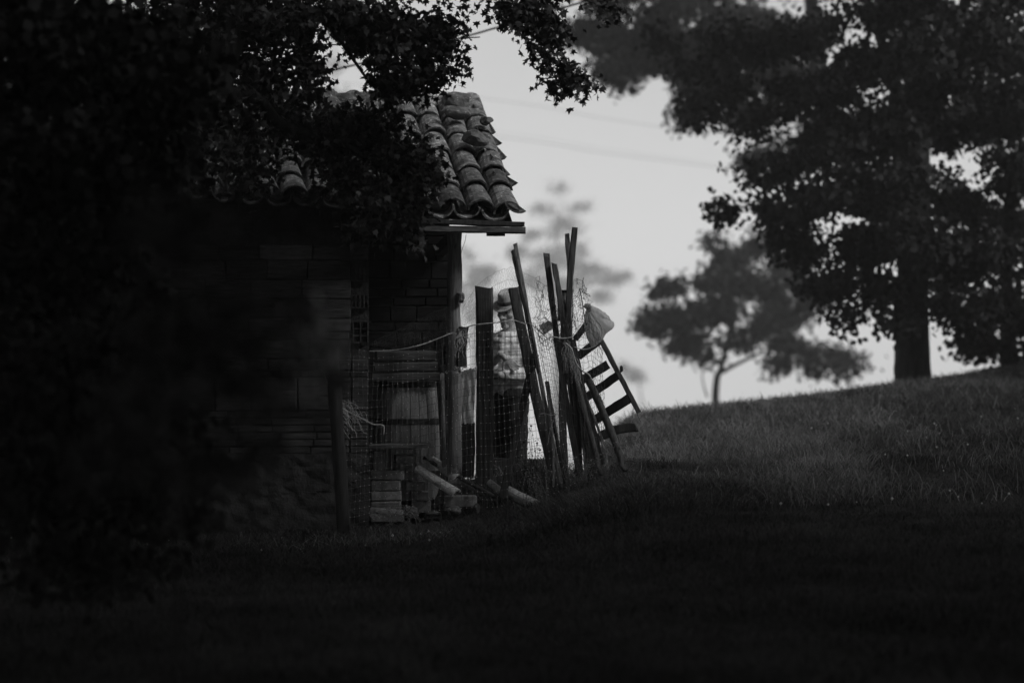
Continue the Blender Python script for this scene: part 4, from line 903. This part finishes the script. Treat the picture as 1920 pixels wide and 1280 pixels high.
# turned 35 degrees to the viewer's left
hd = Q(954, 585)
HM = Euler((R(10), 0, R(-27)), 'XYZ').to_matrix()      # face points along local -Y
HM = Matrix.Rotation(R(-30), 3, 'Z') @ Matrix.Rotation(R(7), 3, 'X') @ Matrix.Rotation(R(3), 3, 'Y')
def H(x, y, z): return hd+HM@Vector((x, y, z))
def hell(mb, c, r, n=14, m=10): mb.ell(H(*c), r, HM, n, m)
def fingers(mb, wrist, palm_c, dirv, nrm, curl, s=1.0, side=1):
    """five separate fingers: palm block and bent chains"""
    d_ = Vector(dirv).normalized(); n_ = Vector(nrm).normalized(); a_ = d_.cross(n_).normalized(); n_ = a_.cross(d_)
    M3 = Matrix((a_, d_, n_)).transposed()
    mb.ell(palm_c, (.042*s, .048*s, .015*s), M3, 12, 8); mb.cap(wrist, palm_c-d_*.03*s, .024*s, .026*s)
    for i, (off_, ln) in enumerate([(-.030, .068), (-.010, .078), (.011, .074), (.030, .058)]):
        p = palm_c+d_*.040*s+a_*off_*s; dd = d_.copy()
        for k, fr in enumerate((.45, .32, .26)):
            q = p+dd*ln*fr*s; mb.cap(p, q, (.0095-.0008*k)*s, (.0088-.0008*k)*s, 8); p = q
            dd = (Matrix.Rotation(curl*(.8+.1*i), 3, a_)@dd).normalized()
    p = palm_c-d_*.012*s-a_*.036*side*s; dd = (d_*.6-a_*side*.8-n_*.2).normalized()
    for k, ln in enumerate((.034, .030, .024)):
        q = p+dd*ln*s; mb.cap(p, q, (.012-.001*k)*s, (.011-.001*k)*s, 8); p = q; dd = (dd+d_*.35).normalized()
hip = Q(952, 730, 0); chest = Q(951, 655, .0); neck = Q(957, 622, .02)
ShL = Q(983, 640, -.06); ShR = Q(921, 641, .10)        # his left is on the viewer's right
ElL = Q(990, 700, -.10); WrL = Q(938, 703, -.24)
ElR = Q(914, 690, -.05); WrR = Q(938, 664, -.22)
KnL = Q(968, 848, -.06); KnR = Q(944, 850, .02); AnL = Vector((Q(970, 0).x, Ym-.02, feetz+.09)); AnR = Vector((Q(940, 0).x, Ym+.10, feetz+.09))
HL, HR_ = Q(966, 742, -.03), Q(938, 742, .05)
b = MB()
hell(b, (0, .012, .018), (.073, .094, .100)); hell(b, (0, -.026, -.040), (.054, .056, .074)); hell(b, (0, -.062, -.092), (.028, .024, .020))
hell(b, (0, -.074, .036), (.054, .018, .012)); hell(b, (.037, -.052, -.018), (.023, .022, .019)); hell(b, (-.037, -.052, -.018), (.023, .022, .019))
b.cap(H(0, -.082, .022), H(0, -.110, -.030), .009, .014); hell(b, (.014, -.092, -.032), (.011, .014, .009)); hell(b, (-.014, -.092, -.032), (.011, .014, .009))
hell(b, (0, -.084, -.057), (.026, .014, .006)); hell(b, (0, -.082, -.070), (.023, .014, .007))
hell(b, (.026, -.072, .012), (.014, .012, .006)); hell(b, (-.026, -.072, .012), (.014, .012, .006))
for s_ in (-1, 1):
    hell(b, (.080*s_, .010, -.008), (.010, .022, .036)); hell(b, (.084*s_, .018, .010), (.010, .020, .020))
b.cap(H(0, .02, -.08), neck, .052, .056); b.cap(neck, chest, .056, .11); b.ell(chest+Vector((0, 0, -.04)), (.16, .115, .15), Euler((0, 0, R(-35))), 16, 10); b.ell(hip, (.15, .11, .14), Euler((0, 0, R(-35))), 16, 10); b.cap(chest, hip, .12, .125)
b.cap(neck+Vector((0, 0, -.03)), ShL, .05, .055); b.cap(neck+Vector((0, 0, -.03)), ShR, .05, .055)
b.cap(ShL, ElL, .05, .040); b.cap(ElL, WrL, .040, .027); b.cap(ShR, ElR, .05, .040); b.cap(ElR, WrR, .040, .027)
b.cap(HL, KnL, .078, .055); b.cap(KnL, AnL, .052, .036); b.cap(HR_, KnR, .078, .055); b.cap(KnR, AnR, .052, .036)
b.cap(AnL, AnL+Vector((-.06, -.14, -.05)), .04, .036); b.cap(AnR, AnR+Vector((-.08, -.13, -.05)), .04, .036)
fingers(b, WrR, Q(952, 676, -.245), Q(972, 696, -.22)-Q(938, 664, -.24), (-.2, -.9, .3), .6, s=.84, side=-1)
fingers(b, WrL, Q(922, 700, -.20), Vector((-1, .25, .1)), (-.1, -.9, .3), .6, s=.82, side=1)
body = b.build('body', M_skin, man, smooth=True)
md = body.modifiers.new('merge', 'REMESH'); md.mode = 'VOXEL'; md.voxel_size = .0055; md.use_smooth_shade = True
md = body.modifiers.new('soften', 'SMOOTH'); md.factor = .5; md.iterations = 2
for s_ in (-1, 1):
    e = MB(); e.ell(H(.028*s_, -.080, .004), (.0105, .006, .0055), HM, 8, 6); e.build('eye', M_eye, body)
    e = MB()
    for i in range(14): t = i/13; p = H((.012+.034*t)*s_, -.090+.014*t*t, .030+.006*math.sin(t*2.6)); e.tube([p, p+HM@Vector((.006*s_, -.006, .004))], .0018, 3)
    e.build('eyebrow', M_woodl, body)
hr = MB(); hell(hr, (0, .035, .004), (.0795, .080, .070)); hair = hr.build('hair', M_woodl, man, smooth=True)
# clothes
tex = bpy.data.textures.new('folds', 'CLOUDS'); tex.noise_scale = .07; tex.noise_depth = 3
def cloth_mods(o, v, st):
    md = o.modifiers.new('merge', 'REMESH'); md.mode = 'VOXEL'; md.voxel_size = v; md.use_smooth_shade = True
    md = o.modifiers.new('soften', 'SMOOTH'); md.factor = .5; md.iterations = 3
    md = o.modifiers.new('folds', 'DISPLACE'); md.texture = tex; md.strength = st; md.mid_level = .5; md.texture_coords = 'LOCAL'
b = MB(); b.ell(chest+Vector((0, 0, -.05)), (.178, .132, .15), Euler((0, 0, R(-35))), 18, 12); b.ell(hip+Vector((0, 0, .05)), (.168, .130, .13), Euler((0, 0, R(-35))), 18, 12); b.cap(chest, hip+Vector((0, 0, .03)), .14, .145)
b.cap(neck+Vector((0, 0, -.052)), ShL+Vector((0, 0, -.01)), .062, .068); b.cap(neck+Vector((0, 0, -.052)), ShR+Vector((0, 0, -.01)), .062, .068)
b.cap(ShL, ElL, .066, .055); b.cap(ElL, WrL.lerp(ElL, .18), .056, .044); b.cap(ShR, ElR, .066, .056); b.cap(ElR, ElR.lerp(WrR, .30), .055, .050)
shirt = b.build('shirt', M_shirt, man, smooth=True); cloth_mods(shirt, .007, .036)
b = MB()   # collar
for s_ in (-1, 1):
    a = neck+Vector((0, .045, .012)); c_ = neck+Vector((.062*s_, -.01, .002)); e = neck+Vector((-.030+.018*s_, -.075, -.045))
    b.tube(curve_pts([a, c_, e], 6), [.012]*12+[.006], 6)
b.build('collar', M_shirt, man, smooth=True)
b = MB(); b.ell(hip+Vector((0, 0, -.02)), (.165, .128, .12), Euler((0, 0, R(-35))), 16, 10)
b.cap(HL, KnL, .098, .078); b.cap(KnL, AnL+Vector((0, 0, .02)), .078, .066); b.cap(HR_, KnR, .098, .078); b.cap(KnR, AnR+Vector((0, 0, .02)), .078, .066)
tr_ = b.build('trousers', M_trouser, man, smooth=True); cloth_mods(tr_, .011, .03)
b = MB(); b.tube([hip+Vector((math.cos(t)*.172, math.sin(t)*.135, .085)) for t in np.linspace(0, 2*math.pi, 25)], .012, 5, cap=False); b.build('belt', M_shoe, man)
for an, dx in ((AnL, -.06), (AnR, -.08)):
    b = MB(); b.cap(an+Vector((0, .02, -.045)), an+Vector((dx*1.15, -.16, -.05)), .047, .042); b.cap(an+Vector((0, 0, .0)), an+Vector((0, 0, -.03)), .05, .05); b.build('boot', M_shoe, man, smooth=True)
# hat
HTM = HM@Matrix.Rotation(R(12), 3, 'X')@Matrix.Rotation(R(-6), 3, 'Y'); hc = H(0, .010, .064)
def hatv(r, z, t, br=0):
    x = r*math.cos(t)*.90; y = r*math.sin(t)*1.10
    zz = z
    if br: zz += .020*(abs(math.cos(t))**2)*br-.014*br*(max(0, -math.sin(t)))
    return hc+HTM@Vector((x, y, zz))
prof = [(.084, .000, 0), (.083, .022, 0), (.079, .050, 0), (.072, .078, 0), (.060, .091, 0), (.04, .086, 0), (.018, .072, 0), (.0, .070, 0)]
n_ = 32; V_ = []; F_ = []
for (r, z, q) in prof:
    for j in range(n_):
        t = 2*math.pi*j/n_; kk = 1-.10*max(0, -math.sin(t))*(z/.1)
        V_.append(hatv(r*kk, z-(.012*max(0, math.sin(-t)) if z > .08 else 0), t))
for i in range(len(prof)-1):
    for j in range(n_): F_.append((i*n_+j, i*n_+(j+1) % n_, (i+1)*n_+(j+1) % n_, (i+1)*n_+j))
b = MB(); b.add(V_, F_)
V_ = []; F_ = []; br = [(.083, .001, 0), (.100, -.003, .5), (.112, -.006, 1), (.124, -.006, 1.1), (.124, -.010, 1.1), (.112, -.010, 1), (.083, -.004, 0)]
for (r, z, q) in br:
    for j in range(n_): V_.append(hatv(r, z, 2*math.pi*j/n_, q))
for i in range(len(br)-1):
    for j in range(n_): F_.append((i*n_+j, i*n_+(j+1) % n_, (i+1)*n_+(j+1) % n_, (i+1)*n_+j))
b.add(V_, F_); hat = b.build('hat', M_hat, man, smooth=True)
b = MB(); V_ = []; F_ = []
for (r, z) in [(.0855, .003), (.0862, .004), (.0848, .026), (.083, .027)]:
    for j in range(n_): V_.append(hatv(r, z, 2*math.pi*j/n_))
for i in range(3):
    for j in range(n_): F_.append((i*n_+j, i*n_+(j+1) % n_, (i+1)*n_+(j+1) % n_, (i+1)*n_+j))
b.add(V_, F_); b.build('hat_band', M_band, hat, smooth=True)

# ------------------------------------------------------------------ haze
hz = bpy.data.materials.new('haze'); hz.use_nodes = True; t = hz.node_tree; t.nodes.clear()
o_ = t.nodes.new('ShaderNodeOutputMaterial'); pv = t.nodes.new('ShaderNodeVolumePrincipled')
pv.inputs['Color'].default_value = (.995, .995, .995, 1); pv.inputs['Density'].default_value = .0021; pv.inputs['Anisotropy'].default_value = .3
t.links.new(pv.outputs[0], o_.inputs['Volume'])
mb = MB(); mb.box((0, 174, 4.0), (330, 434, 66)); hzo = link('haze', mb.v, mb.f, hz)
tag(hzo, 'pale morning mist filling the air over the slope', 'haze', kind='stuff')
